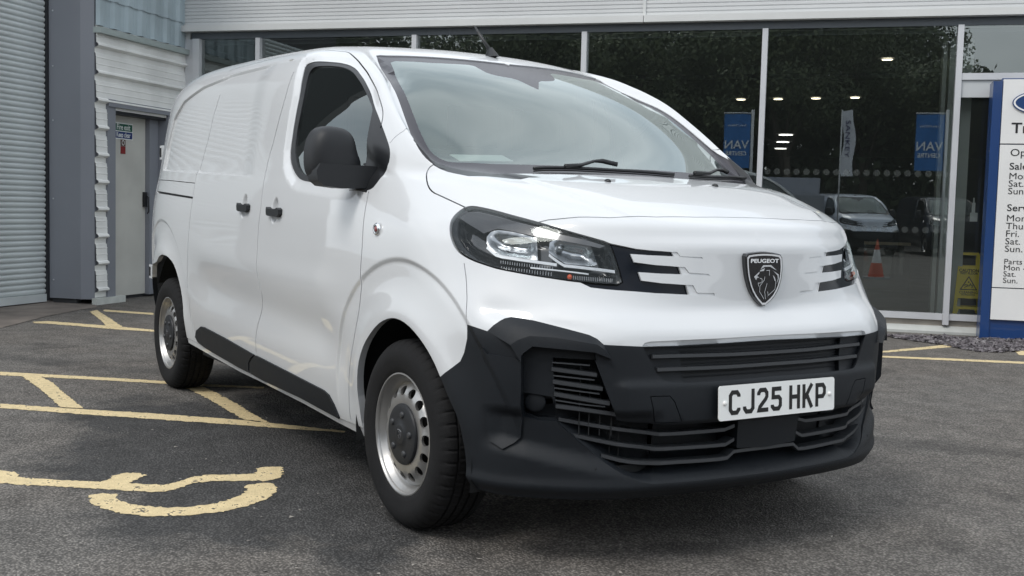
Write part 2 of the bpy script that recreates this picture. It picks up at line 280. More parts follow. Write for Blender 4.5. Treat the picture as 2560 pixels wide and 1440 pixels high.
POLY = {
 'bonnet': [[-0.0819,-0.7792,1.2882],[-0.0909,-0.7921,1.2764],[-0.088,-0.8029,1.2587],[-0.0542,-0.8198,1.2363],[-0.007,-0.8356,1.2059],[0.0337,-0.839,1.1876],[0.0784,-0.8341,1.1767],[0.1519,-0.8265,1.1582],[0.2263,-0.8178,1.1389],[0.2535,-0.801,1.1437],[0.3046,-0.7843,1.1367],[0.4097,-0.7443,1.1157],[0.4945,-0.698,1.0964],[0.5128,-0.672,1.1049],[0.5524,-0.6218,1.1111],[0.6189,-0.5076,1.1139],[0.6651,-0.3539,1.1188],[0.6831,-0.2,1.1219],[0.6857,0.0,1.1243],[0.6857,0.0,1.1243],[0.097,0.0,1.268],[0.097,0.0,1.268],[0.1095,-0.1766,1.2633],[0.1139,-0.36,1.2587],[0.1138,-0.4984,1.2542],[0.0951,-0.6207,1.252],[0.0504,-0.6882,1.2556],[-0.0255,-0.7277,1.2679]],
 'windscreen': [[-1.0182,-0.5867,1.7955],[-0.8615,-0.6296,1.7301],[-0.6145,-0.695,1.6211],[-0.4249,-0.7371,1.5],[-0.308,-0.7624,1.4165],[-0.1885,-0.7912,1.3555],[-0.131,-0.7918,1.3175],[-0.0819,-0.7792,1.2882],[-0.0255,-0.7277,1.2679],[0.0504,-0.6882,1.2556],[0.0951,-0.6207,1.252],[0.1138,-0.4984,1.2542],[0.1139,-0.36,1.2587],[0.1095,-0.1766,1.2633],[0.097,0.0,1.268],[0.097,0.0,1.268],[-0.871,0.0,1.7932],[-0.871,-0.0526,1.7932],[-0.8893,-0.1998,1.7958],[-0.9511,-0.4351,1.7959]],
 'glass': [[-0.9266,-0.5583,1.7631],[-0.6447,-0.645,1.6372],[-0.4573,-0.687,1.5255],[-0.3166,-0.716,1.4241],[-0.2312,-0.7247,1.3604],[-0.2019,-0.7227,1.3403],[-0.1749,-0.7148,1.3252],[-0.1449,-0.7021,1.3118],[-0.1188,-0.6776,1.305],[-0.0635,-0.5395,1.304],[-0.0254,-0.2672,1.309],[-0.0049,0.0,1.3069],[-0.0049,0.0,1.3069],[-0.6018,0.0,1.6593],[-0.6018,0.0,1.6593],[-0.6478,-0.0306,1.6839],[-0.6976,-0.0621,1.7097],[-0.7117,-0.1315,1.7154],[-0.7355,-0.1765,1.7258],[-0.7807,-0.1932,1.7475],[-0.8256,-0.2025,1.7683],[-0.8597,-0.4145,1.7628]],
 'window_seal': [[-1.2908,-0.813,1.7634],[-1.2464,-0.8021,1.7742],[-1.1317,-0.7785,1.7702],[-1.0308,-0.7588,1.7585],[-0.9344,-0.75,1.7397],[-0.8556,-0.7529,1.7152],[-0.725,-0.7738,1.6559],[-0.6194,-0.7921,1.5917],[-0.5442,-0.8097,1.5333],[-0.4551,-0.8224,1.47],[-0.3736,-0.834,1.4047],[-0.3222,-0.8408,1.3575],[-0.3035,-0.8466,1.3269],[-0.298,-0.8559,1.2892],[-0.314,-0.8706,1.2517],[-0.3261,-0.8968,1.2093],[-0.3548,-0.9063,1.1941],[-0.4029,-0.9125,1.1909],[-0.4418,-0.9151,1.1939],[-0.6215,-0.9218,1.2095],[-0.8938,-0.9254,1.227],[-1.0182,-0.9252,1.2363],[-1.0848,-0.9235,1.2489],[-1.1574,-0.9185,1.2811],[-1.216,-0.9102,1.3262],[-1.2423,-0.9011,1.3747],[-1.2423,-0.8891,1.4563],[-1.2375,-0.8771,1.5392],[-1.2353,-0.8622,1.6155],[-1.2632,-0.8379,1.7075]],
 'window_glass': [[-1.2138,-0.8236,1.7306],[-1.1945,-0.8127,1.7472],[-1.138,-0.7998,1.7498],[-1.0478,-0.781,1.7445],[-0.974,-0.7695,1.735],[-0.9046,-0.7661,1.7187],[-0.8444,-0.7701,1.6978],[-0.7321,-0.7881,1.644],[-0.6317,-0.8037,1.5822],[-0.5444,-0.818,1.5219],[-0.5275,-0.8303,1.4952],[-0.4929,-0.855,1.4347],[-0.4764,-0.8697,1.3765],[-0.4948,-0.867,1.3111],[-0.4235,-0.9007,1.2292],[-0.6419,-0.9137,1.2415],[-0.9847,-0.9205,1.2581],[-1.0568,-0.9199,1.2675],[-1.126,-0.9141,1.3032],[-1.193,-0.9009,1.3732],[-1.2016,-0.8894,1.4491],[-1.1924,-0.879,1.519],[-1.1939,-0.8594,1.6162],[-1.2117,-0.837,1.6978]],
 'front_arch': [[-0.416,-0.8881,0.2775],[-0.4058,-0.9049,0.3555],[-0.4,-0.9152,0.4208],[-0.3705,-0.9263,0.4998],[-0.3346,-0.9336,0.566],[-0.2803,-0.9387,0.6278],[-0.2012,-0.9427,0.685],[-0.126,-0.945,0.7235],[-0.0472,-0.9467,0.7442],[0.0202,-0.9484,0.748],[0.0991,-0.9503,0.7366],[0.1729,-0.9505,0.7091],[0.2311,-0.9482,0.6767],[0.2809,-0.9435,0.6349],[0.3197,-0.9378,0.5871],[0.405,-0.9,0.46],[0.425,-0.9,0.36],[0.43,-0.9,0.2],[-0.39,-0.9,0.2]],
 'rear_arch': [[-2.7922,-0.91,0.3614],[-2.7769,-0.9282,0.4638],[-2.7667,-0.9426,0.5659],[-2.7961,-0.9507,0.6507],[-2.8539,-0.9558,0.7296],[-2.9273,-0.9569,0.7824],[-3.0315,-0.9561,0.8127],[-3.1484,-0.9527,0.8175],[-3.2546,-0.9468,0.7968],[-3.3544,-0.9383,0.7589],[-3.5,-0.9,0.74],[-3.6,-0.9,0.66],[-3.66,-0.9,0.55],[-3.69,-0.9,0.42],[-3.7,-0.9,0.2],[-2.8,-0.9,0.2]],
 'rear_bumper': [[-3.45,-0.87,0.655],[-3.62,-0.87,0.655],[-3.97,-0.85,0.655],[-3.97,-0.85,0.1],[-3.45,-0.87,0.1]],
 'sill_cut': [[-0.4272,-0.8724,0.237],[-0.6952,-0.874,0.2448],[-1.0696,-0.8858,0.2668],[-1.5447,-0.8911,0.2809],[-1.9019,-0.8915,0.2861],[-2.3602,-0.8964,0.3063],[-2.8118,-0.9044,0.3315],[-3.0,-0.9,0.3],[-3.0,-0.9,0.1],[0.3,-0.9,0.1],[0.3,-0.9,0.27]],
 'sill': [[-0.3951,-0.8882,0.2766],[-0.6419,-0.8854,0.2734],[-1.0465,-0.895,0.2941],[-1.5293,-0.8967,0.2997],[-1.7046,-0.8982,0.3083],[-1.8811,-0.8985,0.3125],[-2.2702,-0.9021,0.333],[-2.5521,-0.906,0.3486],[-2.7937,-0.9095,0.3589],[-2.95,-0.9,0.37],[-2.95,-0.9,0.1],[0.3,-0.9,0.1],[0.3,-0.9,0.29]],
 'skirt_front': [[-1.5791,-0.9188,0.4151],[-1.4701,-0.9183,0.411],[-1.0892,-0.9148,0.3926],[-0.7539,-0.9095,0.3752],[-0.7044,-0.9069,0.3629],[-0.6663,-0.9005,0.3309],[-0.6394,-0.8894,0.2855],[-0.6411,-0.8857,0.2743],[-1.0458,-0.8953,0.2951],[-1.5286,-0.8969,0.3008],[-1.692,-0.8984,0.3091],[-1.7053,-0.9021,0.326],[-1.6844,-0.9094,0.3643],[-1.6272,-0.915,0.3953]],
 'skirt_rear': [[-2.4558,-0.9256,0.4609],[-2.3957,-0.9257,0.4629],[-2.0674,-0.9228,0.4459],[-1.5998,-0.9186,0.4143],[-1.6536,-0.914,0.3899],[-1.7049,-0.9085,0.3596],[-1.7251,-0.9014,0.3232],[-1.715,-0.8987,0.3108],[-1.8804,-0.8988,0.3137],[-2.2695,-0.9024,0.3342],[-2.4629,-0.9055,0.3482],[-2.5663,-0.9086,0.3625],[-2.6048,-0.9132,0.3871],[-2.5574,-0.9203,0.4281]],
 'bumper': [[0.3197,-0.9378,0.5871],[0.3708,-0.9324,0.6214],[0.4049,-0.9269,0.6464],[0.4204,-0.9246,0.6753],[0.4329,-0.9226,0.7227],[0.4272,-0.9192,0.7686],[0.4717,-0.905,0.7626],[0.5131,-0.8882,0.7544],[0.5258,-0.8746,0.7741],[0.5366,-0.8597,0.7898],[0.5441,-0.847,0.8001],[0.5575,-0.8305,0.806],[0.6109,-0.7817,0.7985],[0.6867,-0.7068,0.7752],[0.7333,-0.6549,0.7586],[0.7496,-0.6361,0.7474],[0.7631,-0.6196,0.7298],[0.7738,-0.6001,0.729],[0.8062,-0.5059,0.7245],[0.8296,-0.3738,0.7246],[0.848,-0.2243,0.7281],[0.8545,-0.0031,0.7314],[0.8545,0.0,0.7314],[0.805,0.0,0.2],[0.805,0,0.2],[0.2,-0.9,0.2]],
 'chin_lip': [[0.8061,-0.5059,0.7251],[0.807,-0.4962,0.7359],[0.8101,-0.4783,0.7393],[0.8461,-0.2234,0.7432],[0.8525,-0.002,0.7457],[0.8525,0.0,0.7457],[0.8544,0.0,0.7318],[0.8544,-0.0121,0.7318],[0.848,-0.2243,0.7281],[0.8296,-0.3738,0.7246]],
 'headlight': [[0.2278,-0.8186,1.1376],[0.2393,-0.8098,1.1413],[0.2542,-0.8014,1.143],[0.3046,-0.7843,1.1367],[0.4097,-0.7443,1.1157],[0.4974,-0.6968,1.0952],[0.5581,-0.6553,1.077],[0.615,-0.6015,1.0566],[0.6644,-0.5385,1.0374],[0.6721,-0.5329,1.0264],[0.6843,-0.5249,0.9917],[0.6969,-0.5154,0.9482],[0.7092,-0.5089,0.9073],[0.6768,-0.5785,0.9097],[0.6314,-0.6494,0.9162],[0.5998,-0.6888,0.9221],[0.5383,-0.7588,0.9326],[0.4672,-0.8195,0.9452],[0.4245,-0.8434,0.9556],[0.37,-0.8672,0.9695],[0.3186,-0.8835,0.989],[0.2912,-0.8883,1.0086],[0.2716,-0.8886,1.0289],[0.2529,-0.8849,1.0493],[0.2338,-0.8766,1.0727],[0.2216,-0.866,1.0925],[0.2163,-0.8513,1.11],[0.2193,-0.835,1.1251]],
 'dark_panel': [[0.6546,-0.5518,1.042],[0.6644,-0.5385,1.0374],[0.6882,-0.4978,1.0291],[0.7063,-0.4622,1.0218],[0.7243,-0.4185,1.0177],[0.7469,-0.3505,1.0138],[0.75,-0.3442,0.9999],[0.7233,-0.4283,1.0024],[0.7016,-0.4817,1.0051],[0.7098,-0.4727,0.9796],[0.7348,-0.4071,0.9719],[0.7568,-0.3278,0.967],[0.7608,-0.3184,0.9429],[0.7424,-0.3926,0.9449],[0.7191,-0.4612,0.9485],[0.7266,-0.4531,0.9223],[0.7474,-0.3888,0.9147],[0.7666,-0.3026,0.9092],[0.7705,-0.2927,0.8778],[0.7463,-0.4125,0.8832],[0.7134,-0.5113,0.89],[0.6926,-0.5585,0.893],[0.6663,-0.606,0.898],[0.6526,-0.6227,0.9073],[0.6332,-0.6447,0.9201],[0.6601,-0.598,0.9277],[0.6879,-0.541,0.9352],[0.674,-0.5482,0.9848],[0.6609,-0.5528,1.0284]],
 'groove_a': [[0.7473,-0.3492,1.0138],[0.7516,-0.333,1.014],[0.7554,-0.3224,1.0002],[0.7704,-0.2465,0.9983],[0.7715,-0.2404,0.9932],[0.7504,-0.3429,0.9999]],
 'groove_b': [[0.757,-0.3271,0.967],[0.7615,-0.306,0.9659],[0.7655,-0.2918,0.9481],[0.776,-0.2216,0.9443],[0.7773,-0.2122,0.9391],[0.7609,-0.3177,0.9429]],
 'groove_c': [[0.7668,-0.3011,0.9092],[0.7706,-0.2776,0.9085],[0.7741,-0.2626,0.884],[0.7809,-0.1954,0.882],[0.7815,-0.192,0.8729],[0.7707,-0.2912,0.8778]],
 'upper_grille': [[0.8073,-0.502,0.7213],[0.8298,-0.3739,0.7215],[0.8483,-0.2244,0.7249],[0.8548,-0.0123,0.7285],[0.8548,0.0,0.7285],[0.8618,0.0,0.6117],[0.8618,0.0,0.6117],[0.8604,-0.1436,0.6094],[0.85,-0.2871,0.6075],[0.8409,-0.3534,0.6076],[0.8303,-0.4143,0.6111],[0.8253,-0.4378,0.6205],[0.8208,-0.4556,0.6397]],
 'upper_mesh': [[0.8307,-0.3696,0.7196],[0.8485,-0.2244,0.723],[0.855,-0.0124,0.7266],[0.855,0.0,0.7266],[0.8614,0.0,0.6172],[0.8614,0.0,0.6172],[0.8599,-0.1436,0.6158],[0.8403,-0.3533,0.6152]],
 'brow': [[0.5131,-0.8882,0.7544],[0.5258,-0.8746,0.7741],[0.5366,-0.8597,0.7898],[0.5441,-0.847,0.8001],[0.5575,-0.8305,0.806],[0.6109,-0.7817,0.7985],[0.6867,-0.7068,0.7752],[0.7333,-0.6549,0.7586],[0.7496,-0.6361,0.7474],[0.7631,-0.6196,0.7298],[0.7761,-0.6001,0.6873],[0.7496,-0.6437,0.707],[0.6918,-0.7184,0.712],[0.6316,-0.7923,0.7166],[0.6151,-0.8148,0.6945],[0.6136,-0.8188,0.6671],[0.5868,-0.8416,0.7184]],
 'brow_low': [[0.5868,-0.8416,0.7184],[0.6026,-0.8228,0.7344],[0.6229,-0.7965,0.7456],[0.6748,-0.7333,0.7427],[0.7521,-0.6372,0.7292],[0.7628,-0.6219,0.7175],[0.7761,-0.6001,0.6873],[0.7496,-0.6437,0.707],[0.6918,-0.7184,0.712],[0.6316,-0.7923,0.7166],[0.6151,-0.8148,0.6945],[0.6136,-0.8188,0.6671]],
 'fog_pocket': [[0.6122,-0.8186,0.6881],[0.6316,-0.7923,0.7166],[0.6918,-0.7184,0.712],[0.7496,-0.6437,0.707],[0.7537,-0.6395,0.6802],[0.6712,-0.748,0.6835],[0.6817,-0.7333,0.4814],[0.6466,-0.7767,0.4811],[0.6136,-0.8147,0.4908]],
 'fog_square': [[0.6122,-0.8191,0.566],[0.6351,-0.7941,0.5654],[0.6734,-0.7482,0.5584],[0.6764,-0.7424,0.5037],[0.6803,-0.7354,0.4838],[0.6428,-0.7817,0.4858],[0.6118,-0.8166,0.4931]],
 'lower_open': [[0.6686,-0.7508,0.687],[0.7092,-0.6998,0.6873],[0.7509,-0.6436,0.6825],[0.7697,-0.6164,0.6033],[0.7872,-0.5745,0.4913],[0.8093,-0.5058,0.4823],[0.8376,-0.3688,0.4775],[0.8596,-0.1496,0.4768],[0.8614,0.0,0.4708],[0.8614,0.0,0.4708],[0.8445,0.0,0.2882],[0.8445,-0.0578,0.2882],[0.8397,-0.1938,0.2896],[0.8227,-0.3472,0.2894],[0.8036,-0.4451,0.2894],[0.7945,-0.486,0.2969],[0.7802,-0.5388,0.3196],[0.7617,-0.5882,0.3498],[0.7211,-0.6681,0.4144],[0.6886,-0.7225,0.4668],[0.6804,-0.7355,0.4851],[0.6769,-0.7438,0.5786]],
 'radar': [[0.8597,-0.1391,0.4734],[0.8614,0.0,0.4708],[0.8614,0.0,0.4708],[0.8532,0.0,0.3735],[0.8532,-0.0082,0.3735],[0.8515,-0.1315,0.3806]],
 'side_slab': [[0.5085,-0.8957,0.7013],[0.525,-0.8874,0.6841],[0.5989,-0.8333,0.6784],[0.6118,-0.8206,0.667],[0.6128,-0.8159,0.4983],[0.6075,-0.8161,0.4244],[0.5906,-0.8314,0.4036],[0.5641,-0.8526,0.3851],[0.5231,-0.8784,0.4048],[0.5113,-0.8855,0.435],[0.5082,-0.8905,0.5239]],
 'tow_cover': [[0.8191,-0.4828,0.5711],[0.8323,-0.4173,0.57],[0.836,-0.4002,0.5518],[0.8384,-0.37,0.4879],[0.8213,-0.4588,0.4869]],
 'rail_slot': [[-3.5446,-0.8923,1.1906],[-2.5931,-0.9383,1.1577],[-2.5949,-0.9399,1.1468],[-3.5191,-0.8986,1.1769]],
 'cowl_trim': [[-0.2508,-0.7796,1.3938],[-0.2263,-0.7877,1.3802],[-0.1492,-0.787,1.3354],[-0.0793,-0.7787,1.2861],[0.0427,-0.7299,1.2523],[0.0751,-0.7211,1.2474],[0.2006,-0.5835,1.235],[0.2008,-0.5195,1.2378],[0.1925,-0.4948,1.2402],[-0.0272,-0.6893,1.272],[-0.1397,-0.7612,1.31],[-0.1997,-0.7726,1.3517]],
}
LINE = {
 'door_front': [[-0.3576,-0.9082,1.1896],[-0.3497,-0.9131,1.173],[-0.3369,-0.9262,1.1265],[-0.3288,-0.937,1.0758],[-0.3209,-0.943,1.0298],[-0.3156,-0.9475,0.9676],[-0.3241,-0.9499,0.8582],[-0.3583,-0.947,0.7199],[-0.411,-0.9384,0.6072],[-0.4416,-0.9331,0.5507],[-0.4752,-0.9252,0.4849],[-0.4992,-0.9136,0.4084],[-0.5147,-0.9024,0.3433],[-0.5239,-0.8897,0.2865]],
 'door_rear': [[-1.4209,-0.7752,1.8157],[-1.3461,-0.835,1.7276],[-1.3642,-0.8701,1.6011],[-1.4185,-0.8904,1.4588],[-1.4632,-0.9075,1.3413],[-1.4739,-0.9219,1.2586],[-1.4664,-0.9369,1.172],[-1.4583,-0.943,1.1261],[-1.46,-0.9503,1.061],[-1.4657,-0.9527,1.0232],[-1.4621,-0.9568,0.9351],[-1.4593,-0.9568,0.8396],[-1.4486,-0.9559,0.7629],[-1.4347,-0.9546,0.7179],[-1.4613,-0.9505,0.6546],[-1.5206,-0.943,0.5722],[-1.5502,-0.9342,0.5047],[-1.577,-0.9195,0.4192]],
 'gutter': [[-0.4255,-0.8337,1.4358],[-0.4364,-0.8192,1.4647],[-0.4601,-0.8054,1.4975],[-0.496,-0.796,1.528],[-0.5921,-0.7752,1.5987],[-0.7439,-0.7481,1.684],[-0.9083,-0.7195,1.7533],[-1.062,-0.6961,1.8001],[-1.2178,-0.6874,1.8314],[-1.2644,-0.7256,1.8274],[-1.4665,-0.7483,1.8358],[-1.7691,-0.7631,1.8392],[-2.166,-0.7773,1.8411],[-2.4535,-0.7857,1.8401],[-2.4439,-0.8124,1.8073]],
 'slide_rear': [[-2.4439,-0.8124,1.8073],[-2.424,-0.8545,1.7071],[-2.4839,-0.8746,1.5865],[-2.51,-0.8879,1.4865],[-2.5662,-0.9014,1.3801],[-2.6049,-0.9139,1.2935],[-2.5927,-0.9342,1.184],[-2.5933,-0.9466,1.0966],[-2.5984,-0.9534,1.0092],[-2.615,-0.9569,0.8774],[-2.649,-0.9532,0.6992],[-2.6723,-0.9417,0.5639],[-2.676,-0.9292,0.4738],[-2.6439,-0.9156,0.3985],[-2.6105,-0.9116,0.3775]],
 'fender_pillar': [[-0.3315,-0.8367,1.3729],[-0.3205,-0.8225,1.3912],[-0.307,-0.8045,1.4095],[-0.2962,-0.79,1.4203],[-0.3216,-0.7609,1.4262]],
 'rail_top': [[-3.7109,-0.845,1.2585],[-3.0917,-0.9203,1.2492],[-2.6017,-0.9254,1.2321]],
 'nose_side': [[0.345,-0.8825,0.9578],[0.3745,-0.8888,0.9053],[0.4121,-0.9051,0.8313],[0.4273,-0.9193,0.768]],
}
POINT = {
 'handle_cab': [-1.2518,-0.9461,1.1],
 'handle_slide': [-1.6823,-0.9444,1.1142],
 'repeater': [-0.2055,-0.9349,1.0512],
 'washer': [0.2309,-0.2413,1.2388],
 'mirror_base': [-0.4092,-0.878,1.2632],
 'antenna': [-0.987,0.0,1.8323],
 'badge_top': [0.7858,-0.0024,1.0135],
 'badge_bot': [0.7922,-0.0036,0.8301],
 'fog_centre': [0.6378,-0.7904,0.5344],
}
BARS = {
 'u1': [[0.8158,-0.4682,0.6909],[0.8322,-0.3744,0.691],[0.8546,-0.1719,0.6886],[0.8576,-0.0037,0.6882],[0.8576,0.0,0.6882],[0.8158,0.0,0.6909]],
 'u2': [[0.821,-0.4515,0.6495],[0.8347,-0.3746,0.6497],[0.8568,-0.1718,0.6494],[0.8595,-0.0034,0.65],[0.8595,0.0,0.65],[0.821,0.0,0.6495]],
 's1': [[0.6718,-0.7501,0.6465],[0.7567,-0.6369,0.6335]],
 's2': [[0.6749,-0.7464,0.607],[0.7677,-0.6205,0.5908]],
 's3': [[0.6779,-0.7426,0.5687],[0.7796,-0.6001,0.5455]],
 's4': [[0.6815,-0.7377,0.5279],[0.7869,-0.5777,0.499]],
 't1': [[0.6716,-0.7492,0.6675],[0.7436,-0.6557,0.6624]],
 't2': [[0.6754,-0.7459,0.6257],[0.7533,-0.6428,0.6173]],
 't3': [[0.6776,-0.7431,0.5874],[0.7631,-0.6287,0.5746]],
 't4': [[0.6806,-0.7393,0.549],[0.7732,-0.6116,0.5316]],
 'l1': [[0.6849,-0.7295,0.4829],[0.726,-0.6737,0.4721],[0.7587,-0.6211,0.4625],[0.7976,-0.5264,0.448],[0.8178,-0.4474,0.4412],[0.8341,-0.364,0.4408],[0.8473,-0.2679,0.4415],[0.8552,-0.1696,0.4424],[0.8574,-0.1445,0.4525]],
 'l2': [[0.7083,-0.6899,0.4327],[0.7478,-0.6266,0.4184],[0.7842,-0.5454,0.4031],[0.8135,-0.4418,0.393],[0.8301,-0.3584,0.3936],[0.8431,-0.2617,0.3923],[0.8504,-0.1693,0.3918],[0.8531,-0.1396,0.4066]],
 'l3': [[0.7558,-0.6032,0.3727],[0.7819,-0.5417,0.3582],[0.7979,-0.491,0.3502],[0.8113,-0.438,0.3477],[0.8278,-0.3543,0.3478],[0.8406,-0.2571,0.346],[0.8477,-0.1643,0.3448],[0.8504,-0.135,0.3662]],
 'l4': [[0.8504,-0.135,0.3662],[0.852,-0.0873,0.3673],[0.8528,-0.0254,0.367],[0.8528,0.0,0.367],[0.8504,0.0,0.3662]],
}
LAMP = {
 'drl1': [[0.3989,-0.8361,1.016],[0.4203,-0.8288,1.0016],[0.4414,-0.8201,0.9885],[0.5063,-0.77,0.9803],[0.5864,-0.6844,0.9679]],
 'drl2': [[0.5627,-0.6999,0.9983],[0.5828,-0.6839,0.9803],[0.6012,-0.667,0.9661],[0.647,-0.6053,0.9596],[0.6902,-0.5292,0.9504]],
 'drl3': [[0.5353,-0.7502,0.9564],[0.5979,-0.6779,0.9496],[0.652,-0.6051,0.9411]],
 'rib1': [[0.464,-0.8192,0.9514],[0.5165,-0.7754,0.9466],[0.5825,-0.702,0.9388]],
 'rib2': [[0.6281,-0.6462,0.9311],[0.6601,-0.598,0.9277],[0.6918,-0.5388,0.9241]],
 'rib0': [[0.4547,-0.8172,0.9726],[0.5009,-0.7812,0.9673],[0.5797,-0.6963,0.9587]],
 'refl1': [[0.3765,-0.827,1.054],[0.379,-0.8125,1.0711],[0.3965,-0.7959,1.0783],[0.4447,-0.7646,1.0736],[0.5135,-0.7167,1.0558],[0.5436,-0.7292,0.9809],[0.5044,-0.769,0.9865],[0.4459,-0.8155,0.9926],[0.4133,-0.8308,1.0077],[0.3914,-0.835,1.0286]],
 'refl2': [[0.5498,-0.6913,1.0421],[0.5561,-0.6761,1.0526],[0.6058,-0.6255,1.0447],[0.6375,-0.5889,1.0335],[0.6604,-0.5782,0.9716],[0.6524,-0.5939,0.9662],[0.6022,-0.6633,0.9725],[0.5758,-0.6872,0.9926],[0.5597,-0.6998,1.007]],
 'brow': [[0.2199,-0.8458,1.1142],[0.2322,-0.824,1.1309],[0.274,-0.8017,1.1346],[0.4172,-0.7487,1.108],[0.5625,-0.658,1.0669],[0.6615,-0.5487,1.0322],[0.6546,-0.5667,1.0242],[0.5903,-0.6455,1.0439],[0.5016,-0.7244,1.0605],[0.3947,-0.7949,1.0808],[0.3625,-0.8281,1.0626],[0.2919,-0.8412,1.0893]],
 'bulb': [[0.6206,-0.6562,0.932]],
 'refl_c1': [[0.4484,-0.7929,1.0375]],
 'refl_c2': [[0.5801,-0.6714,1.0206]],
}
MISC = {
 'washer': [[0.2309,-0.2413,1.2388]],
 'paper': [[-0.1658,-0.6695,1.333],[-0.1097,-0.4745,1.3377],[-0.0673,-0.4488,1.3154],[-0.1142,-0.6517,1.3089]],
}
FREE = {
 'wiper_blade_a': [[0.0444,-0.4304,1.2729],[0.0321,-0.4033,1.2778],[0.0367,-0.2632,1.2825],[0.0608,-0.0848,1.2786],[0.07,0.0829,1.2756],[0.1025,0.1829,1.2649]],
 'wiper_arm_a': [[0.1052,-0.333,1.2612],[0.0453,-0.2233,1.281],[0.0136,-0.1454,1.2959],[0.0105,-0.1054,1.2983],[0.0496,-0.0575,1.2828]],
 'wiper_blade_b': [[0.1227,0.2454,1.2591],[0.0181,0.4809,1.2778],[0.0156,0.5051,1.277],[-0.0853,0.7393,1.2844]],
 'wiper_arm_b': [[0.1251,0.266,1.2583],[0.0367,0.4209,1.2755],[-0.0191,0.5029,1.2888],[-0.0356,0.5511,1.2908],[-0.0067,0.5519,1.2805]],
 'washer_b': [[0.2668,0.2726,1.2316]],
}
BADGE = {
 'shield': [[-0.1035,1.0101],[-0.0721,1.0158],[-0.022,1.019],[0.0293,1.0143],[0.0641,1.007],[0.0688,0.9631],[0.066,0.9275],[0.0538,0.89],[0.0298,0.8591],[-0.0147,0.832],[-0.0523,0.8608],[-0.0763,0.8922],[-0.0924,0.9334],[-0.101,0.9744]],
 'inner': [[-0.0948,1.0025],[-0.0577,1.007],[-0.0214,1.0087],[0.0211,1.007],[0.0558,1.0024],[0.0604,0.9632],[0.0573,0.9276],[0.0463,0.8943],[0.0238,0.8644],[-0.0145,0.8392],[-0.047,0.8658],[-0.0696,0.8962],[-0.0847,0.9333],[-0.0922,0.9702]],
 'A': [[-0.0355,0.9596],[-0.025,0.973],[0.0117,0.9734],[0.0399,0.9549],[0.0238,0.9613],[0.0078,0.968],[-0.0163,0.9682]],
 'B': [[0.0178,0.9564],[0.0478,0.9424],[0.0501,0.9277],[0.0397,0.909],[0.0458,0.9278],[0.0429,0.9387],[0.0243,0.953]],
 'C': [[0.0216,0.9409],[0.0312,0.9321],[0.0368,0.9195],[0.0304,0.9213]],
 'D': [[-0.0359,0.9572],[-0.016,0.9636],[-0.0197,0.9544],[-0.0379,0.9524]],
 'F': [[-0.0634,0.9352],[-0.0393,0.9524],[-0.0403,0.9452],[-0.0505,0.9381],[-0.0396,0.9328],[-0.0506,0.9305],[-0.053,0.9237],[-0.059,0.9306]],
 's1': [[-0.0366,0.9297],[-0.0266,0.9275],[-0.0261,0.9182],[-0.0357,0.9142],[-0.0441,0.9143],[-0.0407,0.9029]],
 's2': [[-0.0144,0.9357],[-0.0166,0.9243],[-0.0351,0.9039],[-0.0355,0.8853],[-0.0144,0.861]],
 's3': [[-0.0032,0.9127],[-0.0129,0.8849],[-0.0072,0.8598]],
 's4': [[0.0363,0.9195],[0.0336,0.8924],[0.0034,0.8721],[0.001,0.8649]],
 's5': [[-0.0002,0.8857],[0.0037,0.8763],[0.001,0.8649]],
 's6': [[-0.0085,0.9553],[0.0056,0.9562],[0.0052,0.9386]],
 'text': [[-0.0805,0.9927],[-0.0799,0.9814],[0.0528,0.9945],[0.0534,0.9837]],
}

# ------------------------------------------------------------------ van body: surface, panels, openings
def smst(t): t = np.clip(t, 0, 1); return t*t*(3-2*t)
def bump1(t): return np.exp(-t*t)
BASE = gen_base()
NVg, NUg = BASE.shape[:2]
def grid_normals(P):
    du = np.gradient(P, axis=1); dv = np.gradient(P, axis=0)
    n = np.cross(du, dv); n /= np.linalg.norm(n, axis=2, keepdims=True)+1e-12
    s = np.sign(n[NVg//2, NUg//2, 1]); return n*(-s)      # near half outward = -y
N0 = grid_normals(BASE)
def seg_dist(px, pz, poly, closed=True):
    d = np.full(px.shape, 9.0); n = len(poly)
    for i in range(n if closed else n-1):
        ax, az = poly[i]; bx, bz = poly[(i+1) % n]; vx, vz = bx-ax, bz-az; L = vx*vx+vz*vz+1e-12
        t = np.clip(((px-ax)*vx+(pz-az)*vz)/L, 0, 1); d = np.minimum(d, np.hypot(px-ax-t*vx, pz-az-t*vz))
    return d
def in_poly(px, pz, poly):
    c = np.zeros(px.shape, bool); n = len(poly)
    for i in range(n):
        ax, az = poly[i]; bx, bz = poly[i-1]
        m = ((az > pz) != (bz > pz)) & (px < (bx-ax)*(pz-az)/((bz-az) if bz != az else 1e-9)+ax); c ^= m
    return c
PANEL = [(-1.62, 1.80), (-2.3, 1.80), (-2.75, 1.77), (-3.1, 1.71), (-3.3, 1.62), (-3.42, 1.45), (-3.45, 1.32), (-1.62, 1.26)]
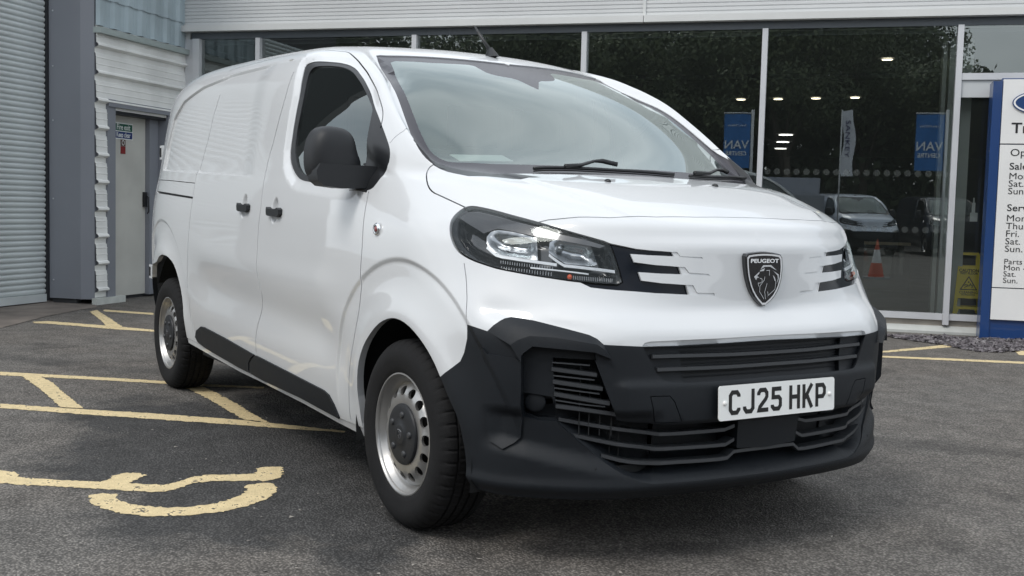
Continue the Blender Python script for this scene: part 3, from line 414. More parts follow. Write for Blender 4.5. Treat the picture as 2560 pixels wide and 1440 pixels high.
def displacement(P):
    x, y, z = P[..., 0], P[..., 1], P[..., 2]; side = smst((.35-x)/.12)*smst((-y-.6)/.15)
    D = np.zeros(x.shape)
    # wheel arch rings
    for cx, cz, r0, wid, amp in ((-.0, .335, .415, .205, 1.0), (-3.235, .39, .43, .20, .9)):
        r = np.hypot(x-cx, z-cz); d = r-r0; up = smst((z-.30)/.25)*smst((-y-.5)/.2)
        D += amp*up*(.010*np.exp(-(d/.055)**2)*(d > -.1) - .0100*smst((wid+.006-d)/.022)*smst((d-.02)/.13))
    # hollow along the lower doors
    zc = .66-.055*(x+.6)*-.6
    w = smst((x+2.75)/.5)*smst((-.42-x)/.35)
    D += -w*.020*np.exp(-((z-(.60+.05*(-x-.6)))/.105)**2)
    D += w*.006*np.exp(-((z-(.80+.04*(-x-.6)))/.07)**2)
    # bevel round the cab window
    ws = [(p[0], p[2]) for p in POLY['window_seal']]
    m = (x > -1.6) & (x < -.2) & (z > 1.0) & (y < -.6)
    d = np.full(x.shape, 9.0); d[m] = seg_dist(x[m], z[m], ws); ins = np.zeros(x.shape, bool); ins[m] = in_poly(x[m], z[m], ws)
    fq = 1-.80*smst((x+.62)/.2); wb = .04+.015*smst((1.36-z)/.12)
    D += np.where(ins, -.014, -.014*smst(1-d/wb))*(d < 8)*fq
    # pressed frame of the load-bay panel
    pn = PANEL
    m = (x < -1.3) & (z > 1.1) & (y < -.5); d = np.full(x.shape, 9.0); d[m] = seg_dist(x[m], z[m], pn); ins = np.zeros(x.shape, bool); ins[m] = in_poly(x[m], z[m], pn)
    sd_ = np.where(ins, d, -d); fade = smst((-1.62-x)/.25)
    D += np.where(m, -.013*smst((sd_+.006)/.011)*fade, 0)
    # bonnet dome and its edge crease
    hy = np.interp(x, [.0, .1, .55, .72, .80], [.63, .60, .49, .40, .34])
    hb = smst((z-1.02)/.06)*smst((x-.03)/.1)
    D += hb*.0075*smst((hy-np.abs(y))/.034+.5)*smst((.70-x)/.16)
    D += hb*.004*smst((.62-(np.abs(y)-.18*(.7-x)))/.05)
    # hand cups behind the door handles
    for hx, hz in ((-1.252, 1.103), (-1.682, 1.117)):
        r = np.hypot((x-hx+.02)/.042, (z-hz)/.058); D += np.where(y < -.7, -.022*smst(1.12-r**2*1.0), 0)
    # number-plate bar stands proud of the bumper, soft ledge above it
    D += np.where(x > .5, .012*smst((.625-z)/.03)*smst((z-.47)/.02), 0)*smst((.60-np.abs(y))/.05)
    # corner scoop of the white bumper
    D += np.where(x > .3, -.010*np.exp(-((z-(.83-.20*(x-.45)))/.028)**2)*smst((x-.43)/.08)*smst((.80-x)/.15), 0)*smst((np.abs(y)-.45)/.15)
    # scooped wing below the fog pocket, running out to the lip
    ay = np.abs(y); zl = np.interp(ay, [.45, .6, .72, .86], [.292, .312, .338, .372])
    D += np.where(x > .45, -.024*smst((z-zl)/.065)*smst((.53-z)/.04)*smst((ay-.42)/.08)*smst((.90-ay)/.04), 0)
    # lower lip flare of the bumper
    D += np.where(x > .4, .010*np.exp(-((z-.275)/.022)**2), 0)
    return D
DISP = displacement(BASE)
GRID = BASE+N0*DISP[..., None]
GRID[:, 0, 1] = 0
GN = grid_normals(GRID)
GN[:, 0, 1] = 0; GN[:, 0] /= np.linalg.norm(GN[:, 0], axis=1, keepdims=True)+1e-12
# metric coordinates
_mid = BASE[NVg*4//10]; Uc = np.r_[0, np.cumsum(np.linalg.norm(np.diff(_mid, axis=0), axis=1))]
_col = BASE[:, NUg//3]; _c0 = BASE[:, 0]
Vc = np.r_[0, np.cumsum(.5*np.linalg.norm(np.diff(_col, axis=0), axis=1)+.5*np.linalg.norm(np.diff(_c0, axis=0), axis=1))]
UM, VM = Uc[-1], Vc[-1]
idx = np.arange(NVg*NUg).reshape(NVg, NUg)
_q = np.stack([idx[:-1, :-1], idx[:-1, 1:], idx[1:, 1:], idx[1:, :-1]], -1).reshape(-1, 4)
BV = BVHTree.FromPolygons(BASE.reshape(-1, 3).tolist(), _q.tolist())
def to_uv(p):
    loc, nn, k, d = BV.find_nearest(Vector(p))
    i, j = divmod(k, NUg-1); p00 = BASE[i, j]; a = BASE[i, j+1]-p00; b = BASE[i+1, j]-p00; w = np.array(loc)-p00
    A = np.array([[a@a, a@b], [a@b, b@b]]); s = np.linalg.solve(A+1e-12*np.eye(2), [a@w, b@w]); s = np.clip(s, 0, 1)
    return (Uc[j]+(Uc[j+1]-Uc[j])*s[0], Vc[i]+(Vc[i+1]-Vc[i])*s[1])
def ev(uv, G):
    uv = np.atleast_2d(uv); fu = np.interp(uv[:, 0], Uc, np.arange(NUg)); fv = np.interp(uv[:, 1], Vc, np.arange(NVg))
    j = np.minimum(fu.astype(int), NUg-2); i = np.minimum(fv.astype(int), NVg-2); a = (fu-j)[:, None]; b = (fv-i)[:, None]
    return G[i, j]*(1-a)*(1-b)+G[i, j+1]*a*(1-b)+G[i+1, j]*(1-a)*b+G[i+1, j+1]*a*b
def surf(p, off=0.0):
    """nearest point on the displaced body skin, pushed out by off"""
    uv = to_uv(p); q = ev(uv, GRID)[0]; n = ev(uv, GN)[0]; return Vector(q+n/np.linalg.norm(n)*off), Vector(n).normalized()
def chaikin(p, closed=True, r=.25):
    out = []; n = len(p)
    for i in range(n if closed else n-1):
        a = np.array(p[i], float); b = np.array(p[(i+1) % n], float); q = min(r, .02/(np.linalg.norm(b-a)+1e-9))
        out += [a*(1-q)+b*q, a*q+b*(1-q)]
    if not closed: out = [np.array(p[0], float)]+out+[np.array(p[-1], float)]
    return out
def dens(p, closed=True, step=.03):
    out = []; n = len(p)
    for i in range(n if closed else n-1):
        a = np.array(p[i], float); b = np.array(p[(i+1) % n], float); k = max(1, int(np.linalg.norm(b-a)/step))
        out += [a+(b-a)*t/k for t in range(k)]
    if not closed: out.append(np.array(p[-1], float))
    return out
UVP = {}       # closed polygons in uv
def add_poly(name, pts, smooth=False, step=.03):
    if smooth: pts = chaikin(pts)
    out = []
    for p in dens(pts, True, step):
        a, b = to_uv(p)
        if abs(p[1]) < 1e-4: a = 0.0
        if p[2] < .225: b = -.05
        out.append((a, b))
    UVP[name] = np.array(out)
def add_strip(name, pts, hw=.0024, smooth=False, step=.03):
    if smooth: pts = chaikin(pts, False)
    pts = dens(pts, False, step); A = []; Bq = []
    for i, p in enumerate(pts):
        q, n = surf(p); t = Vector(pts[min(i+1, len(pts)-1)])-Vector(pts[max(i-1, 0)]); s = n.cross(t).normalized()
        A.append(to_uv(q+s*hw)); Bq.append(to_uv(q-s*hw))
    UVP[name] = np.array(A+Bq[::-1])
SM = {'front_arch', 'rear_arch', 'window_seal', 'window_glass', 'glass', 'headlight', 'windscreen'}
# painter's order
ORDER = ['sill', 'rear_bumper', 'bumper', 'chin_lip', 'bonnet', 'dark_panel', 'headlight', 'groove_a', 'groove_b', 'groove_c', 'windscreen', 'glass', 'window_seal', 'window_glass',
         'skirt_front', 'skirt_rear', 'side_slab', 'brow', 'brow_low', 'upper_grille', 'upper_mesh', 'lower_open', 'radar', 'fog_pocket', 'fog_square', 'rail_slot', 'cowl_trim']
for k in ORDER: add_poly(k, POLY[k], k in SM)
# cab door and sliding door areas (between the shut lines)
fl = LINE['door_front']; rl = LINE['door_rear']; gt = LINE['gutter']; sr = LINE['slide_rear']
cabdoor = [fl[i] for i in range(len(fl))]+[[-1.55, -.89, .287], [-1.63, -.9, .38]]+rl[::-1][:-1]+[gt[8]]+gt[::-1][5:]+[[-.35, -.84, 1.38], [-.31, -.85, 1.3]]
# gutter index 8 is above the B-pillar
cabdoor = fl+[[-1.70, -.895, .297], [-1.705, -.905, .33], [-1.66, -.912, .38]]+rl[::-1]+[gt[i] for i in (8, 7, 6, 5, 4, 3, 2, 1, 0)]+[[-.37, -.838, 1.39], [-.30, -.85, 1.29], [-.315, -.87, 1.25], [-.345, -.895, 1.21]]
slide = rl+[[-1.66, -.912, .38], [-1.705, -.905, .33], [-1.71, -.897, .305], [-2.28, -.902, .335], [-2.6, -.908, .352]]+sr[::-1]+[gt[13], gt[12], gt[11], gt[10], gt[9]]
add_poly('cab_door', cabdoor); add_poly('sliding_door', slide)
# gaps
bn = POLY['bonnet']
add_strip('gap_bonnet_side', bn[0:9], .0026, True); add_strip('gap_bonnet_front', bn[12:20], .0022)
add_strip('gap_head', POLY['headlight']+[POLY['headlight'][0]], .0028, True)
add_strip('gap_door_front', fl, .0028, True); add_strip('gap_door_rear', rl[1:], .0028, True)
add_strip('gap_gutter', gt[0:8]+[gt[9]], .0030, True); add_strip('gap_gutter_rear', gt[9:14], .0022, True)
add_strip('gap_slide_rear', sr[1:], .0026, True); add_strip('gap_rail_top', LINE['rail_top'], .0020)
add_strip('gap_fender', LINE['fender_pillar'], .0014, True); add_strip('gap_nose', LINE['nose_side'], .0014, True)
add_strip('gap_skirt', [[-1.60, -.916, .412], [-1.66, -.913, .39], [-1.705, -.907, .36], [-1.705, -.9, .32], [-1.70, -.897, .302]], .0022)
add_strip('gap_tow', POLY['tow_cover']+[POLY['tow_cover'][0]], .0014)
add_strip('gap_door_bottom', [p for p in POLY['sill'][:9]], .0022)
POLY['rear_cut'] = [[-3.62, -.88, .42], [-3.80, -.86, .41], [-4.0, -.80, .41], [-4.0, -.80, .1], [-3.5, -.9, .1], [-3.5, -.9, .40]]
for k in ('front_arch', 'rear_arch', 'sill_cut', 'rear_cut'): add_poly(k, POLY[k], k in SM)
RORD = ['cab_door', 'sliding_door']+ORDER+[k for k in UVP if k.startswith('gap_')]+['front_arch', 'rear_arch', 'sill_cut', 'rear_cut']
# --- triangulation of the uv rectangle with every outline as a constraint
cv = []; ce = []
def addc(loop, closed=True):
    n0 = len(cv); 
    for p in loop: cv.append((float(min(max(p[0], 0), UM)), float(min(max(p[1], 0), VM))))
    for i in range(len(loop)-(0 if closed else 1)): ce.append((n0+i, n0+(i+1) % len(loop)))
for k in RORD: addc(UVP[k])
cpt = np.array(cv)
GS = .026
gu = np.linspace(0, UM, int(UM/GS)+1); gv = np.linspace(0, VM, int(VM/GS)+1)
gg = np.array([(a+(.5*GS if (bi % 2 and 0 < ai < len(gu)-1) else 0), b) for bi, b in enumerate(gv) for ai, a in enumerate(gu)])
gg[:, 0] = np.minimum(gg[:, 0], UM)
# extra points in the front, where the shape is busy
fu_ = np.arange(.02, 1.5, .013); fv_ = np.arange(.02, VM*.55, .013)
ge = np.array([(a, b) for a in fu_ for b in fv_])
gg = np.r_[gg, ge]
# rows of points along the pressed frame and the arch rings so their edges stay sharp
PANEL = [(-1.62, 1.80), (-2.3, 1.80), (-2.75, 1.77), (-3.1, 1.71), (-3.3, 1.62), (-3.42, 1.45), (-3.45, 1.32), (-1.62, 1.26)]
rows_ = []
for (ax, az), (bx_, bz) in zip(PANEL[:-1], PANEL[1:]):
    L_ = math.hypot(bx_-ax, bz-az); k_ = max(2, int(L_/.010)); nx, nz2 = -(bz-az)/L_, (bx_-ax)/L_
    for t in range(k_):
        for o_ in (-.014, -.008, -.003, .002, .007, .013): rows_.append((ax+(bx_-ax)*t/k_+nx*o_, az+(bz-az)*t/k_+nz2*o_))
for cx, cz, r0, wid in ((0, .335, .415, .205), (-3.235, .39, .43, .20)):
    for a_ in np.arange(radians(-5), radians(185), .010/(r0+wid)):
        for o_ in (-.022, -.015, -.008, -.001, .006, .012): rows_.append((cx+(r0+wid+o_)*cos(a_), cz+(r0+wid+o_)*sin(a_)))
wsl = [(p[0], p[2]) for p in POLY['window_seal']]; wc = (-.80, 1.45)
for (ax, az), (bx_, bz) in zip(wsl, wsl[1:]+wsl[:1]):
    L_ = math.hypot(bx_-ax, bz-az); k_ = max(1, int(L_/.011)); nx, nz2 = -(bz-az)/L_, (bx_-ax)/L_
    if (ax-wc[0])*nx+(az-wc[1])*nz2 < 0: nx, nz2 = -nx, -nz2
    for t in range(k_):
        for o_ in (.009, .018, .027, .036, .046, .057): rows_.append((ax+(bx_-ax)*t/k_+nx*o_, az+(bz-az)*t/k_+nz2*o_))
for hx, hz in ((-1.272, 1.103), (-1.702, 1.117)):
    for a_ in np.arange(-.06, .0601, .006):
        for b_ in np.arange(-.075, .0751, .006): rows_.append((hx+a_, hz+b_))
ex = []
for (x_, z_) in rows_:
    if x_ < -3.8 or z_ < .28: continue
    h_ = BV.ray_cast(Vector((x_, -2, z_)), Vector((0, 1, 0)))
    if h_[0] is not None: ex.append(to_uv(h_[0]))
gg = np.r_[gg, np.array(ex)]
cell = {}
for p in cpt: cell.setdefault((int(p[0]/.01), int(p[1]/.01)), []).append(p)
keep = []
for p in gg:
    ci, cj = int(p[0]/.01), int(p[1]/.01); ok = True
    for a in (-1, 0, 1):
        for b in (-1, 0, 1):
            for q in cell.get((ci+a, cj+b), ()):
                if abs(q[0]-p[0])+abs(q[1]-p[1]) < .0075: ok = False; break
    edge = p[0] < 1e-6 or p[0] > UM-1e-6 or p[1] < 1e-6 or p[1] > VM-1e-6
    keep.append(ok or edge)
gg = gg[np.array(keep)]
allv = [Vector((a, b)) for a, b in cv]+[Vector((float(a), float(b))) for a, b in gg]
ov, oe, of, *_r = delaunay_2d_cdt(allv, ce, [], 0, 1e-6)
OV = np.array([(v.x, v.y) for v in ov]); OF = np.array([f for f in of if len(f) == 3])
cen = OV[OF].mean(1)
reg = np.zeros(len(OF), int); names = ['body']
for k in RORD:
    names.append(k); lp = UVP[k]; lo = lp.min(0)-1e-4; hi = lp.max(0)+1e-4
    m = np.all((cen > lo) & (cen < hi), axis=1); w = np.where(m)[0]
    inside = in_poly(cen[w, 0], cen[w, 1], [tuple(q) for q in lp]); reg[w[inside]] = len(names)-1
_b = ev(OV, BASE); _n = ev(OV, N0); _n[OV[:, 0] < 1e-6, 1] = 0; _n /= np.linalg.norm(_n, axis=1, keepdims=True)+1e-12
def _disp1(P): return displacement(P[:, None, :])[:, 0]
_t1 = np.cross(_n, [0, 0, 1.0]); _t1 /= np.linalg.norm(_t1, axis=1, keepdims=True)+1e-9; _t2 = np.cross(_n, _t1); EPS = .0015
D0 = _disp1(_b); g1 = (_disp1(_b+_t1*EPS)-_disp1(_b-_t1*EPS))/(2*EPS); g2 = (_disp1(_b+_t2*EPS)-_disp1(_b-_t2*EPS))/(2*EPS)
P0 = _b+_n*D0[:, None]; NN = _n-_t1*g1[:, None]-_t2*g2[:, None]; NN[OV[:, 0] < 1e-6, 1] = 0; NN /= np.linalg.norm(NN, axis=1, keepdims=True)+1e-12
P0[OV[:, 0] < 1e-6, 1] = 0
# glazing reflects like one calm sheet: its normals come from a low-order fit of the skin
def fit_normals(rn, axis):
    ids = np.unique(OF[[t for t in range(len(OF)) if names[reg[t]] in rn]]); P = P0[ids]
    if axis == 0: a, b, c = P[:, 1], P[:, 2]-1.5, P[:, 0]; T = lambda a, b: np.c_[np.ones_like(a), b, a*a, b*b, a*a*b, a**4, b**3]
    else: a, b, c = P[:, 0]+.8, P[:, 2]-1.4, P[:, 1]; T = lambda a, b: np.c_[np.ones_like(a), a, b, b*b]
    q_ = (np.abs(a) < .62) if axis == 0 else np.ones(len(a), bool); w, *_r = np.linalg.lstsq(T(a[q_], b[q_]), c[q_], rcond=None); h = 1e-3; fa = (T(a+h, b)-T(a-h, b))@w/(2*h); fb = (T(a, b+h)-T(a, b-h))@w/(2*h)
    n = np.c_[np.ones_like(a), -fa, -fb] if axis == 0 else np.c_[fa, -np.ones_like(a), fb]
    if axis == 0:
        t = smst((np.abs(a)-.50)/.16)[:, None]; n = n/np.linalg.norm(n, axis=1, keepdims=True)*(1-t)+NN[ids]*t
    n /= np.linalg.norm(n, axis=1, keepdims=True); return dict(zip(ids.tolist(), n))
GLN = {}
_w = fit_normals({'windscreen', 'glass'}, 0); GLN['windscreen'] = _w; GLN['glass'] = _w
_w = fit_normals({'window_glass'}, 1); GLN['window_glass'] = _w
def inside_off(v): return lambda P: np.full(len(P), v)
def brow_off(P):
    # slopes out from the paint line to a sharp overhanging edge
    d = seg_dist(P[:, 1], P[:, 2], [(p[1], p[2]) for p in POLY['brow'][:11]], False); e = seg_dist(P[:, 1], P[:, 2], [(p[1], p[2]) for p in POLY['brow_low'][:7]], False)
    return -.023*d/(d+e+1e-6)*smst((P[:, 0]-.515)/.07)
OFF = {}
for n_ in names: OFF[n_] = inside_off(0.0)
for n_, v in dict(windscreen=.004, glass=.004, window_seal=.003, window_glass=.011, headlight=.003, dark_panel=.010, groove_a=.0035, groove_b=.0035, groove_c=.0035, upper_grille=.018, upper_mesh=.035,
                  fog_pocket=.028, fog_square=.050, lower_open=.075, radar=.006, side_slab=-.009, skirt_front=-.007, skirt_rear=-.007, rail_slot=.012, bumper=.0, chin_lip=.003, sill=.004).items(): OFF[n_] = inside_off(v)
OFF['brow'] = brow_off; OFF['brow_low'] = lambda P: -.023*smst((P[:, 0]-.515)/.07)
OFF['chin_lip'] = lambda P: .012*np.clip((.748-P[:, 2])/.016, 0, 1)
_lo = [(p[1], p[2]) for p in POLY['lower_open'][10:21]]
def lower_off(P): return .003+.11*smst(seg_dist(P[:, 1], P[:, 2], _lo, False)/.075)
OFF['lower_open'] = lower_off
for n_ in names:
    if n_.startswith('gap_'): OFF[n_] = inside_off(.016)
REMOVED = {'front_arch', 'rear_arch', 'sill_cut', 'rear_cut'}
# parts: region -> (object name, material key, two-sided single object?)
PART = {}
def setp(rs, part, mk, centre=False):
    for r in rs: PART[r] = (part, mk, centre)
setp(['body'], 'body_shell', 'paint', True); setp(['sill'], 'body_shell', 'paint', True)
setp([n_ for n_ in names if n_.startswith('gap_')], 'body_shell', 'gap', True)
setp(['cab_door'], 'front_door', 'paint'); setp(['sliding_door'], 'sliding_door', 'paint')
setp(['bonnet'], 'bonnet', 'paint', True)
setp(['cowl_trim'], 'cowl_trim', 'seal'); setp(['windscreen'], 'windscreen', 'frit', True); setp(['glass'], 'windscreen', 'wsglass', True)
setp(['window_seal'], 'window_surround', 'seal'); setp(['window_glass'], 'window', 'sideglass')
setp(['headlight'], 'headlight', 'lens'); setp(['dark_panel'], 'grille_panel', 'piano')
setp(['groove_a', 'groove_b', 'groove_c', ], 'body_shell', 'paint', True)
setp(["chin_lip"], "body_shell", "paint", True)
setp(['bumper', 'brow', 'brow_low', 'fog_pocket', 'fog_square', 'side_slab', 'gap_tow'], 'front_bumper', 'plastic', True)
setp(['upper_grille'], 'upper_grille', 'plastic', True); setp(['upper_mesh'], 'upper_grille', 'mesh', True)
setp(['lower_open'], 'lower_grille', 'plastic', True); setp(['radar'], 'radar_cover', 'plastic', True)
setp(['skirt_front'], 'door_skirt', 'plastic'); setp(['skirt_rear'], 'door_skirt_rear', 'plastic')
setp(['rear_bumper'], 'rear_bumper', 'plastic'); setp(['rail_slot'], 'body_shell', 'black', True)

paint = mat('white_paint', (.64, .655, .665), .40, coat=1.0, spec=.4)
plastic = mat('bumper_plastic', (.0085, .0108, .0140), .50, spec=.30, bump=.35, bscale=900, var=.1, vscale=6)
BM = dict(paint=paint, gap=mat('shut_gap', (.006, .006, .006), .8), frit=mat('glass_frit', (.040, .038, .046), .26, spec=.5), seal=mat('window_seal_black', (.012, .013, .015), .35),
          lens=None, piano=mat('gloss_black', (.003, .005, .010), .14, spec=.22), plastic=plastic, mesh=mat('grille_dark', (.006, .008, .012), .6), black=mat('void_black', (.004, .005, .006), .7))
BM['wsglass'] = glass_mat('windscreen_glass', (.66, .74, .71), 1.62, 1.75, veil=.11, veil_col=(.50, .64, .60))
BM['sideglass'] = glass_mat('door_glass', (.24, .31, .33), 1.55, 1.7, veil=.012)
BM['lens'] = glass_mat('lamp_lens', (.97, .98, .99), 1.45, .7)
# --- assemble
verts_of = {}
def region_positions(rname):
    return P0-NN*OFF[rname](P0)[:, None]
RP = {n_: region_positions(n_) for n_ in names}
parts_geo = {}
def bucket(part):
    return parts_geo.setdefault(part, dict(V=[], F=[], M=[], N=[], map={}, mats=[]))
def mi(b, mk):
    if mk not in b['mats']: b['mats'].append(mk)
    return b['mats'].index(mk)
def vid(b, r, k):
    key = (r, k)
    if key not in b['map']:
        b['map'][key] = len(b['V']); b['V'].append(RP[r][k])
    return b['map'][key]
# offset equality lets neighbouring regions of one part share vertices
def canon(r, k): return r
edge_tri = {}
SLN = {}
for r_ in ('brow', 'lower_open', 'chin_lip'):
    acc = np.zeros_like(P0); tt = OF[reg == names.index(r_)]; q_ = RP[r_]; fn = np.cross(q_[tt[:, 1]]-q_[tt[:, 0]], q_[tt[:, 2]]-q_[tt[:, 0]])
    fn *= np.sign((fn*NN[tt].sum(1)).sum(1, keepdims=True)); [np.add.at(acc, tt[:, i], fn) for i in range(3)]
    SLN[r_] = acc/(np.linalg.norm(acc, axis=1, keepdims=True)+1e-12)
SL = {'brow', 'lower_open', 'chin_lip'}
for t, tri in enumerate(OF):
    r = names[reg[t]]
    for a in range(3):
        i, j = tri[a], tri[(a+1) % 3]; edge_tri.setdefault((min(i, j), max(i, j)), []).append((t, i, j))
    if r in REMOVED: continue
    part, mk, cflag = PART[r]; b = bucket(part); m = mi(b, mk)
    q = [vid(b, r, k) for k in tri]
    # orientation: outward
    e1 = P0[tri[1]]-P0[tri[0]]; e2 = P0[tri[2]]-P0[tri[0]]
    if np.dot(np.cross(e1, e2), NN[tri].sum(0)) < 0: q = q[::-1]; tr = tri[::-1]
    else: tr = tri
    b['F'].append(q); b['M'].append(m)
    b['N'].append([tuple(SLN[r][k]) for k in tr] if r in SL else [tuple(GLN[r][k]) if r in GLN else tuple(NN[k]) for k in tr])
FLANGE = .028
for (i, j), ts in edge_tri.items():
    if len(ts) != 2: continue
    ra, rb = names[reg[ts[0][0]]], names[reg[ts[1][0]]]
    if ra == rb: continue
    if ra in REMOVED and rb in REMOVED: continue
    if ra in REMOVED or rb in REMOVED:
        r = rb if ra in REMOVED else ra; part, mk, cf = PART[r]; b = bucket(part); k0, k1 = vid(b, r, i), vid(b, r, j)
        n = len(b['V']); b['V'].append(RP[r][i]-NN[i]*FLANGE); b['V'].append(RP[r][j]-NN[j]*FLANGE)
        b['F'].append([k0, k1, n+1, n]); b['M'].append(mi(b, mk)); b['N'].append([(0, 0, 0)]*4); continue
    oa = OFF[ra](P0[[i, j]]); ob = OFF[rb](P0[[i, j]])
    if abs(oa-ob).max() < 2e-4: continue
    # wall belongs to the outer region
    hi, lo = (ra, rb) if oa.sum() < ob.sum() else (rb, ra)
    part, mk, cf = PART[hi]; b = bucket(part); k0, k1 = vid(b, hi, i), vid(b, hi, j)
    n = len(b['V']); b['V'].append(RP[lo][i]); b['V'].append(RP[lo][j])
    b['F'].append([k0, k1, n+1, n]); b['M'].append(mi(b, mk)); b['N'].append([(0, 0, 0)]*4)
VAN = empty('van', (0, 0, 0), 0, 'large white panel van with black lower bumper parked across the bay markings', 'van')
def build_part(name, b, sides, merge):
    def one(s):
        V = np.array(b['V'])*[1, s, 1]; F = [f if s == 1 else f[::-1] for f in b['F']]
        Nn = [[(n[0], n[1]*s, n[2]) for n in (nl if s == 1 else nl[::-1])] for nl in b['N']]
        return V, F, Nn
    groups = [sides] if merge else [[s] for s in sides]
    out = []
    for g in groups:
        V = []; F = []; Nn = []; Mi = []
        for s in g:
            v, f, n = one(s); k = len(V); V += v.tolist(); F += [[i+k for i in q] for q in f]; Nn += n; Mi += b['M']
        me = bpy.data.meshes.new(name); me.from_pydata(V, [], F)
        me.polygons.foreach_set('use_smooth', [any(c != (0, 0, 0) for c in n) for n in Nn]); me.polygons.foreach_set('material_index', Mi)
        for mk in b['mats']: me.materials.append(BM[mk])
        me.update(); me.normals_split_custom_set([c for n in Nn for c in n])
        o = bpy.data.objects.new(name, me); COL.objects.link(o); o.parent = VAN; out.append(o)
    return out
RAW = {'door_skirt_rear': 'door_skirt'}
PARTS = {}
for part, b in parts_geo.items():
    merge = any(PART[r][2] for r in names if r in PART and PART[r][0] == part)
    PARTS[part] = build_part(RAW.get(part, part), b, [1, -1], merge)

# ------------------------------------------------------------------ van details
V_ = VAN
rubber = mat('tyre_rubber', (.0075, .0075, .008), .80, spec=.3, bump=.6, bscale=220, var=.35, vscale=11)
steel = mat('wheel_steel', (.40, .395, .385), .34, metal=.8, var=.08, vscale=9)
dkplastic = mat('dark_grey_plastic', (.015, .0165, .019), .48, spec=.35)
trim = mat('black_trim', (.010, .011, .012), .38, spec=.5)
chrome = mat('chrome', (.86, .87, .88), .12, metal=1)
amber = mat('amber_lamp', (.8, .10, .01), .25, coat=1)
white_pl = mat('plate_white', (.88, .89, .87), .35, coat=.5)
black_pl = mat('plate_black', (.008, .008, .008), .4)
def mirror_y(me):
    m2 = me.copy()
    for v in m2.vertices: v.co.y = -v.co.y
    m2.flip_normals(); return m2
def both(name, V, F, m, parent, smooth=True, label=None):
    a = link(name, mesh(V, F, smooth), m, parent); b = link(name, mesh([(x, -y, z) for x, y, z in V], [f[::-1] for f in F], smooth), m, parent); return a, b
def setauto(me, ang=35):
    me.polygons.foreach_set('use_smooth', [True]*len(me.polygons)); me.set_sharp_from_angle(angle=radians(ang)); return me
# ---- wheels
def cdt_ring(r0, r1, holes, n=72):
    vs = []; es = []
    def loop(pts):
        k = len(vs); vs.extend(Vector(p) for p in pts); es.extend((k+i, k+(i+1) % len(pts)) for i in range(len(pts)))
    loop([(r0*cos(2*pi*i/n), r0*sin(2*pi*i/n)) for i in range(n)]); loop([(r1*cos(2*pi*i/n), r1*sin(2*pi*i/n)) for i in range(n)])
    for h in holes: loop(h)
    for rr in np.linspace(r0, r1, 5)[1:-1]:
        for i in range(n):
            p = (rr*cos(2*pi*(i+.5)/n), rr*sin(2*pi*(i+.5)/n))
            if all(not in_poly(np.array([p[0]]), np.array([p[1]]), h)[0] and min(math.hypot(p[0]-q[0], p[1]-q[1]) for q in h) > .004 for h in holes): vs.append(Vector(p))
    ov, oe, of, *_x = delaunay_2d_cdt(vs, es, [], 0, 1e-6)
    F = []
    for f in of:
        c = sum((ov[i] for i in f), Vector((0, 0)))/3; r = c.length
        if r0 < r < r1 and not any(in_poly(np.array([c.x]), np.array([c.y]), h)[0] for h in holes): F.append(tuple(f))
    return [(v.x, v.y) for v in ov], F
TYRE = [(.004, .2155), (-.004, .2175), (-.008, .222), (-.012, .236), (-.0185, .262), (-.019, .285), (-.013, .304), (-.004, .317), (.006, .3265), (.016, .3315), (.028, .3340),
        (.036, .3345), (.037, .328), (.045, .328), (.046, .335), (.070, .3355), (.071, .328), (.079, .328), (.080, .3357), (.102, .3357), (.103, .328), (.111, .328), (.112, .3355), (.136, .335), (.137, .328), (.145, .328), (.146, .3345),
        (.154, .3340), (.166, .3315), (.176, .3265), (.186, .317), (.195, .304), (.201, .285), (.2, .262), (.194, .236), (.186, .2175)]
def tyre_mesh():
    n = 288; V, F = lathe(TYRE, n); V = [list(v) for v in V]
    for i, (a, r) in enumerate(TYRE):
        for k in range(n):
            cut = 0
            if 8 <= i <= 11 or 26 <= i <= 29: cut = .0045 if k % 6 < 1 else 0
            if i in (7, 30): cut = .004 if k % 6 < 1 else 0
            if 14 <= i <= 15 or 18 <= i <= 19 or 22 <= i <= 23: cut = .004 if (k+2*i) % 6 == 0 else 0
            # sidewall lettering band relief
            if i in (4,): cut += .0
            if cut:
                s = (r-cut)/r; V[i*n+k][0] *= s; V[i*n+k][2] *= s
            # flat contact patch
            if V[i*n+k][2] < -.334: V[i*n+k][2] = -.334+(V[i*n+k][2]+.334)*.2
    return mesh(V, F, False)
RIM = [(.075, .19), (.045, .1955), (.022, .199), (.012, .2045), (.003, .2065), (-.003, .2085), (-.0065, .2125), (-.006, .217), (-.001, .2195), (.006, .2185)]
BARREL = [(.006, .2055), (.014, .2005), (.020, .195), (.028, .191), (.036, .188), (.040, .183)]
def disc_a(r):  # depth of the pressed disc
    return float(np.interp(r, [.095, .118, .145, .157, .168, .176, .184], [.006, .003, .005, .010, .019, .028, .038]))
holes = []
NH = 15
for i in range(NH):
    t0 = 2*pi*(i+.35)/NH; cx, cy = .1535*cos(t0), .1535*sin(t0); er = (cos(t0), sin(t0)); et = (-sin(t0), cos(t0))
    holes.append([(cx+er[0]*.0165*cos(a)+et[0]*.0190*sin(a), cy+er[1]*.0165*cos(a)+et[1]*.0190*sin(a)) for a in np.linspace(0, 2*pi, 17)[:-1]])
V2, F2 = cdt_ring(.095, .184, holes)
def disc_geo():
    V = [(x, disc_a(math.hypot(x, y)), y) for x, y in V2]; F = list(F2)
    # hole walls
    for h in holes:
        k = len(V)
        for (x, y) in h: V.append((x, disc_a(math.hypot(x, y)), y))
        for (x, y) in h: V.append((x*.985, disc_a(math.hypot(x, y))+.010, y*.985))
        n = len(h); F += [(k+i, k+(i+1) % n, k+n+(i+1) % n, k+n+i) for i in range(n)]
    return V, F
